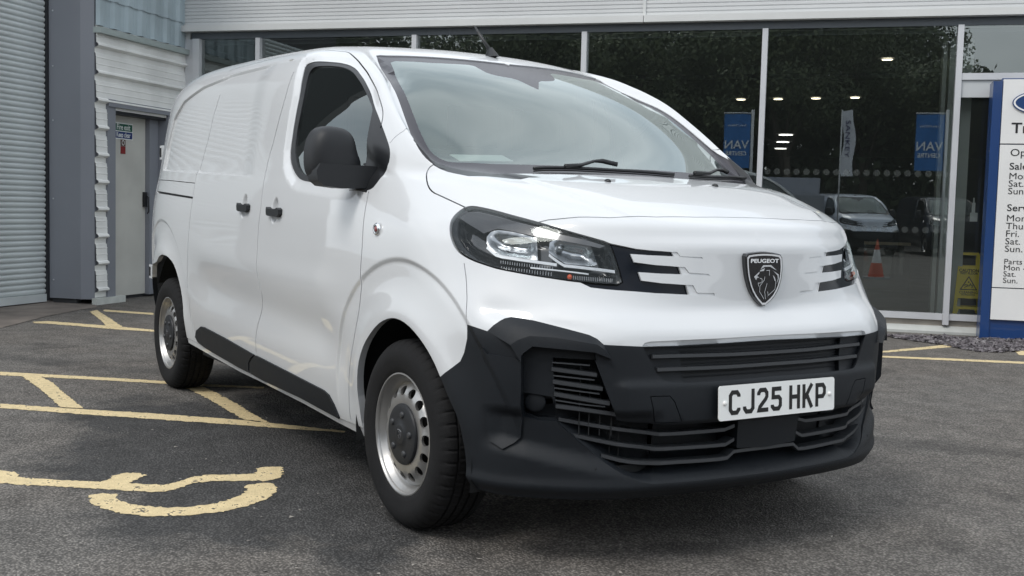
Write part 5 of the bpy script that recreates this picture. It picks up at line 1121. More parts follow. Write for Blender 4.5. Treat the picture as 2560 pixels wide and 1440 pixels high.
GROUND = {
 'l1': [[-4.285,-1.702],[-3.88,-1.238],[-3.502,-0.828],[-3.305,-0.639],[-3.072,-0.357],[-3.015,-0.377],[-3.216,-0.665],[-3.401,-0.854],[-3.765,-1.26],[-4.137,-1.72]],
 'c1': [[-4.064,-1.606],[-3.95,-1.5],[-3.703,-1.481],[-3.43,-1.481],[-3.06,-1.48],[-2.749,-1.476],[-2.846,-1.578],[-3.245,-1.577],[-3.551,-1.584]],
 'l2': [[-3.082,-1.848],[-2.737,-1.478],[-2.413,-1.114],[-2.117,-0.815],[-1.856,-0.611],[-1.623,-0.44],[-1.591,-0.453],[-1.77,-0.644],[-1.952,-0.823],[-2.261,-1.153],[-2.591,-1.506],[-2.951,-1.864]],
 'c2': [[-3.199,-0.801],[-3.213,-0.697],[-2.973,-0.688],[-2.582,-0.692],[-2.196,-0.707],[-1.982,-0.711],[-2.11,-0.8],[-2.388,-0.799],[-2.793,-0.789]],
 'l3': [[-7.301,-1.063],[-7.332,-0.929],[-6.957,-0.652],[-6.637,-0.413],[-6.317,-0.213],[-6.186,-0.246],[-6.529,-0.554],[-6.814,-0.747],[-7.113,-0.974],[-7.198,-1.075]],
 'c3': [[-8.093,-0.419],[-8.24,-0.323],[-7.385,-0.372],[-6.574,-0.427],[-6.613,-0.547],[-7.304,-0.479]],
 'l4': [[-8.223,-0.264],[-8.283,-0.236],[-7.803,0.133],[-7.622,0.088],[-8.095,-0.275]],
 'r1': [[-2.868,4.773],[-2.87,5.062],[-2.925,5.618],[-2.992,6.192],[-2.955,6.293],[-2.836,5.943],[-2.806,5.466],[-2.794,4.97],[-2.792,4.686]],
 'r2': [[-2.831,4.584],[-2.646,4.793],[-2.301,5.223],[-1.936,5.648],[-1.293,6.482],[-1.213,6.33],[-1.858,5.531],[-2.218,5.111],[-2.575,4.707],[-2.757,4.5]],
 'r3': [[-2.446,6.284],[-2.452,6.666],[-1.852,6.893],[-1.692,6.611],[-2.04,6.254],[-2.234,6.025]],
 'sym': [[-1.857,-2.403],[-1.668,-2.175],[-1.474,-2.043],[-1.421,-1.998],[-1.363,-1.986],[-1.321,-2.0],[-1.193,-1.848],[-1.1,-1.722],[-1.119,-1.694],[-1.18,-1.652],[-1.21,-1.611],[-1.182,-1.551],[-1.136,-1.537],[-1.031,-1.623],[-0.97,-1.557],[-0.953,-1.513],[-0.96,-1.461],[-1.023,-1.378],[-1.036,-1.318],[-0.961,-1.124],[-1.047,-1.095],[-1.071,-1.054],[-1.036,-0.982],[-0.903,-1.026],[-0.852,-1.07],[-0.837,-1.124],[-0.869,-1.191],[-0.922,-1.32],[-0.924,-1.401],[-0.862,-1.477],[-0.84,-1.527],[-0.855,-1.576],[-0.922,-1.664],[-1.052,-1.825],[-1.247,-2.071],[-1.537,-2.418]],
 'arc': [[-0.904,-1.806],[-0.92,-1.776],[-0.891,-1.704],[-0.864,-1.703],[-0.832,-1.719],[-0.779,-1.714],[-0.693,-1.679],[-0.616,-1.598],[-0.577,-1.516],[-0.584,-1.421],[-0.623,-1.337],[-0.669,-1.283],[-0.73,-1.236],[-0.776,-1.239],[-0.808,-1.192],[-0.807,-1.15],[-0.788,-1.12],[-0.7,-1.13],[-0.632,-1.16],[-0.546,-1.24],[-0.484,-1.357],[-0.468,-1.456],[-0.471,-1.545],[-0.523,-1.674],[-0.608,-1.751],[-0.701,-1.793],[-0.81,-1.816]],
 'apron': [[-5.708,-2.068],[-6.857,-1.389],[-7.32,-1.121],[-7.837,-0.82],[-8.343,-0.45],[-8.542,-0.263],[-9.102,-0.177],[-9.468,-0.599],[-8.745,-1.16],[-7.757,-1.939]],
 'gravel': [[-3.775,6.049],[-3.478,6.502],[-3.137,6.889],[-2.961,7.197],[-2.455,7.686],[-1.992,6.89],[-2.395,6.342],[-2.404,6.012],[-2.523,5.847],[-2.945,5.976],[-3.389,5.981]],
 'dark': [[-2.664,-1.899],[-2.6,-1.621],[-2.034,-1.251],[-1.545,-0.966],[-1.129,-0.478],[-0.263,-0.624],[-0.012,-1.073],[-0.197,-1.44],[-0.475,-1.78],[-0.81,-1.99],[-1.049,-2.095]],
 'd2': [[-2.45,-1.55],[-1.354,-1.335],[-0.533,-1.175],[-0.855,-1.698],[0.446,-0.374],[-0.937,3.468],[-0.185,-2.085],[0.211,-1.311],[0.653,0.593]],
}

# ------------------------------------------------------------------ ground and markings
def asphalt_mat():
    m = bpy.data.materials.new('asphalt'); m.use_nodes = True; nt = m.node_tree; L = nt.links.new; b = nt.nodes['Principled BSDF']
    N = nt.nodes.new; t = N('ShaderNodeTexCoord')
    def noise(s, d=3, r=.55):
        n = N('ShaderNodeTexNoise'); n.inputs['Scale'].default_value = s; n.inputs['Detail'].default_value = d; n.inputs['Roughness'].default_value = r; L(t.outputs['Object'], n.inputs['Vector']); return n
    def vor(s, feat='F1'):
        n = N('ShaderNodeTexVoronoi'); n.inputs['Scale'].default_value = s; n.feature = feat; L(t.outputs['Object'], n.inputs['Vector']); return n
    def rng_(src, a, b_, c, d):
        r = N('ShaderNodeMapRange'); r.inputs[1].default_value = a; r.inputs[2].default_value = b_; r.inputs[3].default_value = c; r.inputs[4].default_value = d; L(src, r.inputs[0]); return r.outputs[0]
    def mix(f, a, b_, blend='MIX'):
        x = N('ShaderNodeMix'); x.data_type = 'RGBA'; x.blend_type = blend
        if isinstance(f, float): x.inputs[0].default_value = f
        else: L(f, x.inputs[0])
        for i, v in ((6, a), (7, b_)):
            if isinstance(v, tuple): x.inputs[i].default_value = (*v, 1)
            else: L(v, x.inputs[i])
        return x.outputs[2]
    def mth(op, a, b_=None):
        x = N('ShaderNodeMath'); x.operation = op
        for i, v in enumerate((a, b_)):
            if v is None: continue
            if isinstance(v, (int, float)): x.inputs[i].default_value = v
            else: L(v, x.inputs[i])
        return x.outputs[0]
    # where the newer, blacker surfacing lies (left of the van, round the painted symbol), edges broken by noise
    sx = N('ShaderNodeSeparateXYZ'); L(t.outputs['Object'], sx.inputs[0])
    dx = mth('MULTIPLY', mth('ADD', sx.outputs[0], 1.35), .52); dy = mth('MULTIPLY', mth('ADD', sx.outputs[1], 1.02), 1.12)
    dx2 = mth('ADD', mth('MULTIPLY', dx, .80), mth('MULTIPLY', dy, -.60)); dy2 = mth('ADD', mth('MULTIPLY', dx, .60), mth('MULTIPLY', dy, .80))
    mid0 = noise(2.6, 4, .6); spots = noise(2.1, 2, .4)
    rr = mth('SQRT', mth('ADD', mth('MULTIPLY', dx, dx), mth('MULTIPLY', dy, dy)))
    big = noise(1.3, 5, .62); rr2 = mth('ADD', rr, rng_(big.outputs['Fac'], .3, .7, -.42, .42))
    dark = rng_(rr2, .72, 1.02, 1.0, 0.0)
    big2 = noise(.55, 4); mid = noise(5.5, 4, .6)
    base = mix(dark, (.194, .182, .167), (.077, .075, .073))
    warm = mix(rng_(big2.outputs['Fac'], .42, .62, 0, .5), base, (.197, .172, .149))
    warm = mix(dark, warm, base)
    bl_ = mth('ABSOLUTE', mth('ADD', mth('ADD', mth('MULTIPLY', sx.outputs[0], -.60), mth('MULTIPLY', sx.outputs[1], .80)), -1.72)); bl_ = mth('ADD', bl_, rng_(mid0.outputs['Fac'], .3, .7, -.10, .10))
    warm = mix(mth('MULTIPLY', rng_(bl_, .04, .20, 1, 0), .42), warm, (.06, .058, .056))
    st_ = rng_(spots.outputs['Fac'], .63, .70, 0, .35); warm = mix(st_, warm, (.045, .043, .042))
    v = mix(1.0, warm, rng_(mid.outputs['Fac'], .3, .7, .74, 1.22), 'MULTIPLY')
    # stones in the surfacing
    v1 = vor(100); v2 = vor(210); v3 = vor(38)
    stone = rng_(v1.outputs['Color'], 0, 1, .66, 1.42); v = mix(1.0, v, stone, 'MULTIPLY')
    st2 = rng_(v2.outputs['Color'], 0, 1, .75, 1.3); v = mix(1.0, v, st2, 'MULTIPLY')
    gap = rng_(v1.outputs['Distance'], .30, .62, 1.0, .42); v = mix(1.0, v, gap, 'MULTIPLY')
    rare = N('ShaderNodeMath'); rare.operation = 'GREATER_THAN'; rare.inputs[1].default_value = .955; L(v3.outputs['Color'], rare.inputs[0])
    small = N('ShaderNodeMath'); small.operation = 'LESS_THAN'; small.inputs[1].default_value = .20; L(v3.outputs['Distance'], small.inputs[0])
    chip = mth('MULTIPLY', rare.outputs[0], small.outputs[0]); v = mix(mth('MULTIPLY', chip, .75), v, (.42, .41, .39))
    # damp streaks
    L(v, b.inputs['Base Color']); L(rng_(big.outputs['Fac'], .35, .65, .70, .93), b.inputs['Roughness']); b.inputs['Specular IOR Level'].default_value = .35
    h = mth('ADD', mth('MULTIPLY', rng_(v1.outputs['Distance'], 0, .6, 1, 0), .0032), mth('ADD', mth('MULTIPLY', mth('MULTIPLY', noise(60, 4).outputs['Fac'], 1), .003), mth('MULTIPLY', mid.outputs['Fac'], .006)))
    bmp = N('ShaderNodeBump'); bmp.inputs['Strength'].default_value = .9; bmp.inputs['Distance'].default_value = 1.0; bmp.inputs['Distance'].default_value = 1.7; L(h, bmp.inputs['Height']); L(bmp.outputs[0], b.inputs['Normal'])
    return m
ASP = asphalt_mat()
g = 140; ng = 60
xs = np.sign(np.linspace(-1, 1, ng))*np.abs(np.linspace(-1, 1, ng))**3*g
Vg = [(x, y, 0) for y in xs for x in xs]; Fg = [(j*ng+i, j*ng+i+1, (j+1)*ng+i+1, (j+1)*ng+i) for j in range(ng-1) for i in range(ng-1)]
link('ground', mesh(Vg, Fg), ASP, kind='structure')
def worn_paint(name, col, wear=.5, rough=.7):
    m = bpy.data.materials.new(name); m.use_nodes = True; nt = m.node_tree; L = nt.links.new; N = nt.nodes.new; b = nt.nodes['Principled BSDF']
    t = N('ShaderNodeTexCoord'); n1 = N('ShaderNodeTexNoise'); n1.inputs['Scale'].default_value = 14; n1.inputs['Detail'].default_value = 6; n1.inputs['Roughness'].default_value = .7
    n2 = N('ShaderNodeTexVoronoi'); n2.inputs['Scale'].default_value = 130
    n3 = N('ShaderNodeTexNoise'); n3.inputs['Scale'].default_value = 70; n3.inputs['Detail'].default_value = 3
    for n in (n1, n2, n3): L(t.outputs['Object'], n.inputs['Vector'])
    r = N('ShaderNodeMapRange'); r.inputs[1].default_value = .3; r.inputs[2].default_value = .72; r.inputs[3].default_value = .70; r.inputs[4].default_value = 1.12; L(n1.outputs['Fac'], r.inputs[0])
    x = N('ShaderNodeMix'); x.data_type = 'RGBA'; x.blend_type = 'MULTIPLY'; x.inputs[0].default_value = 1; x.inputs[6].default_value = (*col, 1); L(r.outputs[0], x.inputs[7])
    # pits through to the asphalt
    s = N('ShaderNodeMath'); s.operation = 'ADD'; L(n1.outputs['Fac'], s.inputs[0]); m3 = N('ShaderNodeMath'); m3.operation = 'MULTIPLY'; m3.inputs[1].default_value = .55; L(n3.outputs['Fac'], m3.inputs[0]); L(m3.outputs[0], s.inputs[1])
    pr = N('ShaderNodeMapRange'); pr.inputs[1].default_value = .885; pr.inputs[2].default_value = .93; pr.inputs[3].default_value = 0; pr.inputs[4].default_value = 1; L(s.outputs[0], pr.inputs[0])
    y = N('ShaderNodeMix'); y.data_type = 'RGBA'; L(pr.outputs[0], y.inputs[0]); L(x.outputs[2], y.inputs[6]); y.inputs[7].default_value = (.055, .052, .048, 1)
    L(y.outputs[2], b.inputs['Base Color']); b.inputs['Roughness'].default_value = rough
    bm_ = N('ShaderNodeBump'); bm_.inputs['Strength'].default_value = .5; bm_.inputs['Distance'].default_value = .004; L(n2.outputs['Distance'], bm_.inputs['Height']); L(bm_.outputs[0], b.inputs['Normal'])
    return m
YEL = worn_paint('yellow_road_paint', (.72, .58, .33), .8)
def ground_poly(key, name, m, z=.002, jit=.004, label=None, cat=None, group=None, kind='structure', step=.02, th=.003):
    pts = dens([(x, y, 0) for x, y in GROUND[key]], True, step); r = np.random.default_rng(len(pts))
    pts = [(p[0]+r.normal(0, jit), p[1]+r.normal(0, jit)) for p in pts]
    ov, oe, of, *_x = delaunay_2d_cdt([Vector(p) for p in pts], [(i, (i+1) % len(pts)) for i in range(len(pts))], [], 1, 1e-6)
    V = [(v.x, v.y, z) for v in ov]; F = [tuple(f) for f in of]
    n = len(V)
    return link(name, mesh(V, F), m, label=label, cat=cat, group=group, kind=kind)
for k in ('l1', 'l2', 'l3', 'l4', 'r1', 'r2', 'r3'): ground_poly(k, 'bay_line', YEL, .002)
for k in ('c1', 'c2', 'c3'): ground_poly(k, 'bay_hatch_line', YEL, .004)
ground_poly('sym', 'disabled_symbol', YEL, .002, .0045, step=.012); ground_poly('arc', 'disabled_symbol', YEL, .002, .0045, step=.012)
conc = mat('apron_concrete', (.17, .145, .125), .85, bump=.6, bscale=120, var=.35, vscale=3, detail=8)
ground_poly('apron', 'concrete_apron', conc, .004, .006)
# rust streak on the apron
GROUND['rust'] = None
# slate chippings under the totem sign
slate = [mat('slate_chip_%s' % n, c, .7) for n, c in (('purple', (.13, .115, .125)), ('grey', (.20, .185, .19)), ('dark', (.07, .062, .068)))]
gp = [tuple(p) for p in GROUND['gravel']]; lo = np.min(gp, 0); hi = np.max(gp, 0); r = np.random.default_rng(5)
V = []; F = []; Mi = []
while len(V) < 5200*4:
    p = lo+(hi-lo)*r.random((400, 2)); m = in_poly(p[:, 0], p[:, 1], gp); p = p[m]
    for (x, y) in p:
        s = r.uniform(.008, .026); q = r.normal(size=(4, 3))*[s, s, s*.45]; q -= q.mean(0); k = len(V); zz = .004+s*.3
        V += [(x+a, y+b, max(.002, zz+c)) for a, b, c in q]; F += [(k, k+1, k+2), (k, k+2, k+3), (k, k+3, k+1), (k+1, k+3, k+2)]; Mi += [int(r.integers(3))]*4
me = mesh(V, F); [me.materials.append(x) for x in slate]; me.polygons.foreach_set('material_index', Mi)
link('slate_chippings', me, None, label='loose purple slate chippings along the foot of the showroom', cat='gravel', kind='stuff')
# scattered grit and leaf litter
V = []; F = []; r = np.random.default_rng(9)
for _ in range(1500):
    a, d = r.uniform(0, 2*pi), r.uniform(.5, 9)**1.0; x, y = 1.0-d*abs(cos(a))*1.0, -1.0+d*sin(a); s = r.uniform(.002, .0055); q = r.normal(size=(4, 3))*[s, s, s*.5]; k = len(V)
    V += [(x+u, y+v, .002+abs(w)) for u, v, w in q]; F += [(k, k+1, k+2), (k, k+2, k+3), (k, k+3, k+1), (k+1, k+3, k+2)]
link('grit', mesh(V, F), mat('grit_pale', (.30, .28, .25), .8), label='small loose stones and grit scattered over the asphalt', cat='grit', kind='stuff')

# ------------------------------------------------------------------ buildings: local frame x = along the showroom front, y = into the building
FA = radians(42.5); FN = 7.56
def place(name, label, cat, group=None): return empty(name, (0, 0, 0), FA, label, cat, group)
fascia_m = mat('fascia_panel', (.60, .61, .61), .42, metal=.15, var=.05, vscale=.8)
alu = mat('window_aluminium', (.60, .61, .63), .34, metal=.25, var=.04, vscale=3)
trimw = mat('fascia_trim', (.62, .63, .62), .4, var=.05, vscale=2)
dark_al = mat('dark_aluminium', (.10, .115, .13), .4)
SB = place('showroom_building', 'glass fronted showroom with ribbed pale fascia behind the van', 'building')
def bx(name, x0, x1, y0, y1, z0, z1, m, parent, bevel=0, **kw): return link(name, boxm(x0, x1, y0, y1, z0, z1, bevel), m, parent, **kw)
def ribbed(x0, x1, z0, z1, y, pitch, depth):
    V = []; F = []; z = z0; rows = []
    while z < z1:
        rows += [(z, y), (z+pitch*.62, y), (z+pitch*.74, y+depth), (z+pitch*.88, y+depth)]; z += pitch
    for zz, yy in rows: V += [(x0, yy, zz), (x1, yy, zz)]
    for i in range(len(rows)-1): F.append((2*i, 2*i+1, 2*i+3, 2*i+2))
    return V, F
for a, b in ((-6.69, -1.162), (-1.155, 4.6), (4.607, 10)):
    link('fascia_panel', mesh(*ribbed(a, b, 3.21, 5.4, FN-.06, .042, .008)), fascia_m, SB)
    bx('fascia_trim', a, b, FN-.12, FN+.1, 3.135, 3.205, trimw, SB, .004)
bx('fascia_joint', -1.175, -1.142, FN-.075, FN-.055, 3.21, 5.4, trimw, SB)
bx('roof', -6.7, 10, FN-.05, FN+24, 5.4, 5.5, fascia_m, SB)
bx('head_rail', -6.6, 10, FN-.02, FN+.10, 3.055, 3.13, dark_al, SB)
link('wall', mesh(*join([([(-6.69, FN-.05, 3.1), (-6.69, FN+24, 3.1), (-6.69, FN+24, 5.4), (-6.69, FN-.05, 5.4)], [(0, 1, 2, 3)]), ([(10, FN-.05, 0), (10, FN+24, 0), (10, FN+24, 5.4), (10, FN-.05, 5.4)], [(0, 1, 2, 3)])])), fascia_m, SB)
# plinth
bx('plinth', -6.6, 10, FN-.0, FN+.2, 0, .135, mat('plinth_board', (.33, .30, .26), .7, var=.2, vscale=5), SB)
v, f = prism([(FN-.10, 0), (FN-.10, .025), (FN-.02, .075), (FN-.001, .075), (FN-.001, 0)], -6.6, 2.31, lambda a, b, d: (d, a, b)); link('sill_ledge', mesh(v, f), mat('ledge_grey', (.42, .43, .41), .6, var=.1, vscale=6), SB)
MUL = [-6.50, -5.70, -3.75, -1.80, .10, 1.98, 3.9, 5.8, 7.7, 9.6]
for i, e in enumerate(MUL): bx('mullion', e-.028 if i else e-.06, e+.028, FN-.065, FN+.06, .10 if i < 5 else .09, 3.055, alu, SB, .004)
bx('corner_post', -6.75, -6.62, FN-.02, FN+.3, .0, 5.3, fascia_m, SB)
bx('corner_cladding', -6.68, -6.56, FN-.03, FN+.05, .1, 3.055, alu, SB)
for i in range(len(MUL)-1): bx('bottom_rail', MUL[i]+.029, MUL[i+1]-.029, FN-.04, FN+.05, .136, .20, alu, SB, .003)
GLS = glass_mat('showroom_glass', (.80, .84, .83), 1.52, 4.4, veil=.016, veil_col=(.55, .62, .60))
def pane(a, b, z0, z1, name='pane'):
    return link(name, mesh([(a, FN, z0), (b, FN, z0), (b, FN, z1), (a, FN, z1)], [(0, 1, 2, 3)]), GLS, SB)
panes = [pane(MUL[i]+.029, MUL[i+1]-.029, .2005, 3.054) for i in range(5)]
# the door bay has a transom and a header panel
bx('transom', 2.01, 3.87, FN-.05, FN+.05, 2.52, 2.585, alu, SB, .003); bx('header_panel', 2.01, 3.87, FN-.03, FN+.04, 2.35, 2.519, mat('header_grey', (.52, .54, .55), .45), SB)
pane(2.009, 3.871, 2.586, 3.054); GLS_, GLS = GLS, glass_mat('door_pane_glass', (.90, .94, .93), 1.5, 1.3, veil=.02); pane(2.009, 3.871, .2005, 2.349); GLS = GLS_
for i in range(6, 9): pane(MUL[i]+.029, MUL[i+1]-.029, .2005, 3.054)
for i in range(4): bx('gasket', MUL[i+1]-.034, MUL[i+1]-.028, FN-.045, FN-.005, .2, 3.05, BM['seal'], SB)
# manifestation dots on the big pane
dm = mat('frosted_dot', (.30, .33, .32), .6, alpha=.10); v, f = [], []
dn = 24; dv_ = [(0, 0, 0)]+[(.032*cos(2*pi*k/dn), 0, .032*sin(2*pi*k/dn)) for k in range(dn)]; dme = mesh(dv_, [(0, 1+k, 1+(k+1) % dn) for k in range(dn)]); dme.materials.append(dm)
for z in (1.595, 1.03):
    for k in range(19):
        o = bpy.data.objects.new('frosted_dot', dme); COL.objects.link(o); o.parent = panes[4]; o.location = (.175+k*.0985, FN-.004, z)
# inside
inn = mat('interior_dark', (.10, .11, .115), .7); innf = mat('interior_floor', (.08, .08, .075), .35, var=.1, vscale=2)
bx('interior_floor', -6.6, 10, FN+.2, FN+24, 0, .17, innf, SB); bx('interior_ceiling', -6.6, 10, FN+.1, FN+24, 3.0, 3.05, mat('ceiling_dark', (.16, .17, .18), .8), SB)
bx('interior_wall', -6.6, 10, FN+24, FN+24.1, 0, 3.05, inn, SB); bx('interior_wall', -6.66, -6.6, FN+.1, FN+24, 0, 3.05, inn, SB); bx('interior_wall', -3.2, -3.1, FN+3, FN+24, .17, 3.0, inn, SB)
colm = mat('column_cream', (.50, .53, .49), .6)
bx('interior_column', 1.86, 1.90, FN+.30, FN+.50, .17, 3.0, colm, SB); bx('interior_column', 1.925, 1.975, FN+.30, FN+.50, .17, 3.0, mat('column_pale', (.62, .66, .62), .5), SB)
bx('interior_column', 2.05, 2.15, FN+.30, FN+.50, .17, 3.0, colm, SB)
bx('interior_beam', -6.0, 10, FN+3.2, FN+3.4, 2.93, 2.99, inn, SB)
lamp_m = mat('downlight_glow', (1, 1, 1), .5, emis=(1, .86, .62), estr=5); lamp_w = mat('tube_glow', (1, 1, 1), .5, emis=(1, .95, .85), estr=4)
for i, (e, n, r_, m_) in enumerate(((1.39, 9.45, .060, 0), (-.615, 14.0, .07, 0), (-.03, 13.95, .07, 0), (.55, 13.85, .07, 0), (1.135, 13.75, .07, 0), (-.18, 21.95, .16, 1), (-.34, 24.5, .16, 1), (-.50, 27.3, .16, 1), (-3.0, 12.0, .06, 0), (3.4, 10.5, .06, 0))):
    a, f = lathe([(2.99, r_+.02), (2.985, r_+.02), (2.985, r_), (2.99, r_)], 20, 'Z')
    lt = place('ceiling_light', ['round warm downlight in the showroom ceiling, nearest the door', 'warm downlight left of the thick white mullion', 'first small downlight right of the thick mullion', 'second small downlight right of the thick mullion', 'third small downlight right of the thick mullion', 'large pale ceiling lamp, top of the three deep inside', 'large pale ceiling lamp, middle of the three deep inside', 'large pale ceiling lamp, lowest of the three deep inside', 'ceiling downlight behind the van roof', 'downlight above the door bay behind the totem sign'][i], 'ceiling light', 'ceiling lights in the showroom')
    link('rim', mesh([(x+e, y+n, z) for x, y, z in a], f), alu, lt); a = [(e+r_*cos(t), n+r_*sin(t), 2.983) for t in np.linspace(0, 2*pi, 21)[:-1]]
    link('lamp_disc', mesh(a, [tuple(range(20))[::-1]]), lamp_w if m_ else lamp_m, lt)
# glass partition desk with a beige rail
gd = place('glass_partition', 'low glass partition with beige top rail inside the big showroom pane', 'partition')
link('glass_sheet', boxm(1.30, 1.90, 11.5, 11.51, .17, .78), glass_mat('partition_glass', (.72, .72, .68), 1.5, 1.2), gd); link('top_rail', boxm(1.30, 1.90, 11.49, 11.52, .78, .82), mat('rail_beige', (.42, .35, .22), .5), gd)
# sanitiser dispenser on its wall plate
sn = place('hand_sanitiser', 'white pump dispenser on a socket plate left of the totem sign', 'dispenser')
bx('wall_plate', 2.195, 2.265, FN+.28, FN+.30, 1.13, 1.22, mat('plate_white_plastic', (.7, .72, .7), .4), sn); bx('bottle', 2.205, 2.235, FN+.25, FN+.285, 1.22, 1.32, MATS['plate_white_plastic'], sn, .006); bx('pump', 2.214, 2.226, FN+.255, FN+.275, 1.32, 1.37, MATS['plate_white_plastic'], sn)
# wet floor sign
ws = place('wet_floor_sign', 'yellow folding caution wet floor sign standing inside the door glass', 'floor sign')
yel = mat('sign_yellow', (.85, .66, .04), .45); blk = mat('sign_ink', (.02, .02, .015), .6)
def wmap(a, b, d): return (2.205+a+(.0), FN+.24+d-(b-.19)*-.18, b)
def wsheet(y0, lean):
    vs = []; es = []
    def lp(p):
        k = len(vs); vs.extend(Vector(q) for q in p); es.extend((k+i, k+(i+1) % len(p)) for i in range(len(p)))
    out = [(-.145, .175), (-.105, .175), (-.085, .235), (.085, .235), (.105, .175), (.145, .175), (.098, .79), (.085, .812), (-.085, .812), (-.098, .79)]
    hs = [[(-.068, .68), (.068, .68), (.066, .785), (-.066, .785)], [(-.105, .262), (.105, .262), (.098, .345), (-.098, .345)]]
    lp(out); [lp(h) for h in hs]
    ov, oe, of, *_x = delaunay_2d_cdt(vs, es, [], 0, 1e-6); F = []
    for fct in of:
        c = sum((ov[i] for i in fct), Vector((0, 0)))/len(fct)
        if in_poly(np.array([c.x]), np.array([c.y]), out)[0] and not any(in_poly(np.array([c.x]), np.array([c.y]), h)[0] for h in hs): F.append(tuple(fct))
    V = [(2.215+v.x, y0+(v.y-.17)*lean, v.y) for v in ov]; n = len(V); V += [(x, y+.012, z) for x, y, z in V]
    F2 = F+[tuple(i+n for i in q[::-1]) for q in F]
    k0 = 0
    for L_ in [out]+hs:
        n_ = len(L_); F2 += [(k0+i, k0+(i+1) % n_, n+k0+(i+1) % n_, n+k0+i) for i in range(n_)]; k0 += n_
    return V, F2
link('front_panel', mesh(*wsheet(FN+.22, .16)), yel, ws); link('rear_panel', mesh(*wsheet(FN+.46, -.16)), yel, ws)
def wtext(s, size, x, z, bold=.0, parent=ws, xs=1): 
    tv, tf = text_geo(s, size, bold=bold, xs=xs, align='CENTER'); return [(2.215+x+a, FN+.2185+(z+b-.17)*.16, z+b) for a, b, c in tv], tf
for a_ in (('CAUTION', .042, 0, .615, .001), ('WET FLOOR', .030, 0, .590, .0008), ('CLEANING', .036, 0, .395, .0008), ('IN PROGRESS', .022, 0, .375, .0005)): link('lettering', mesh(*wtext(*a_)), blk, ws)
tri = [(-.085, .43), (.085, .43), (0, .575)]; tri2 = [(-.068, .44), (.068, .44), (0, .556)]
V = [(2.215+a, FN+.2182+(b-.17)*.16, b) for a, b in tri+tri2]; g_ = [(V, [(0, 1, 4, 3), (1, 2, 5, 4), (2, 0, 3, 5)])]
for st in ([(-.04, .455), (-.015, .47), (.01, .475), (.018, .50)], [(-.005, .48), (-.03, .485), (-.045, .475)], [(.012, .49), (.035, .478), (.032, .455)]):
    vv, ff = stroke([Vector(p)*1000 for p in st], 8); g_.append(([(2.215+a*.001, FN+.2182+(b*.001-.17)*.16, b*.001) for a, b in vv], ff))
hd = [(2.215+.0+.008*cos(t), FN+.2182+(.512+.008*sin(t)-.17)*.16, .512+.008*sin(t)) for t in np.linspace(0, 2*pi, 11)[:-1]]; g_.append((hd, [tuple(range(10))]))
link('warning_triangle', mesh(*join(g_)), blk, ws)

# ------------------------------------------------------------------ totem sign
SG = place('totem_sign', 'tall white totem sign with blue edge listing opening hours', 'sign')
blue = mat('sign_blue', (.008, .042, .155), .35, coat=.4); face = mat('sign_face', (.74, .74, .73), .4, coat=.3, var=.04, vscale=2); ink = mat('lettering_black', (.012, .012, .014), .5)
SY = 7.22
bx('blue_post', 2.262, 2.345, SY-.02, SY+.22, .0, 2.47, blue, SG, .02); bx('blue_base', 2.30, 4.3, SY+.0, SY+.20, .0, .20, blue, SG); bx('blue_core', 2.345, 4.3, SY+.02, SY+.18, .2, 2.5, blue, SG)
for z0, z1 in ((.195, .497), (.507, 1.868), (1.880, 2.485)): bx('face_panel', 2.350, 4.25, SY-.03, SY+.019, z0, z1, face, SG, .002)
TX = 2.440
for s, z, h, b_ in (('Transit Centre', 1.980, .105, .0022), ('Opening Hours', 1.762, .074, .0), ('Sales', 1.634, .070, .0008), ('Mon - Fri.', 1.543, .066, 0), ('Sat.', 1.472, .066, 0), ('Sun.', 1.400, .066, 0), ('Service', 1.240, .070, .0008),
                    ('Mon - Wed.', 1.143, .066, 0), ('Thur.', 1.068, .066, 0), ('Fri.', .995, .066, 0), ('Sat.', .922, .066, 0), ('Sun.', .850, .066, 0), ('Parts Department', .733, .055, 0), ('Mon - Fri.', .674, .055, 0), ('Sat.', .614, .055, 0), ('Sun.', .552, .055, 0)):
    tv, tf = text_geo(s, h*1.32, bold=b_, xs=1.12); link('lettering', mesh([(TX+a, SY-.0325, z+b) for a, b, c in tv], tf), ink, SG)
el = lambda rx, rz, y, n=64: [(2.76+rx*cos(t), y, 2.265+rz*sin(t)) for t in np.linspace(0, 2*pi, n+1)[:-1]]
V = el(.325, .122, SY-.031)+el(.325, .122, SY-.045)+el(.305, .104, SY-.0455)
link('oval_emblem', mesh(V, [(i, (i+1) % 64, 64+(i+1) % 64, 64+i) for i in range(64)]+[tuple(range(64, 128))]), blue, SG)
V = el(.315, .113, SY-.046)+el(.298, .098, SY-.046); link('oval_ring', mesh(V, [(i, (i+1) % 64, 64+(i+1) % 64, 64+i) for i in range(64)]), mat('emblem_white', (.8, .8, .8), .3), SG)
tv, tf = text_geo('Ford', .19, shear=.35, xs=1.25, align='CENTER'); link('oval_script', mesh([(2.76+a, SY-.0465, 2.21+b) for a, b, c in tv], tf), MATS['emblem_white'], SG)

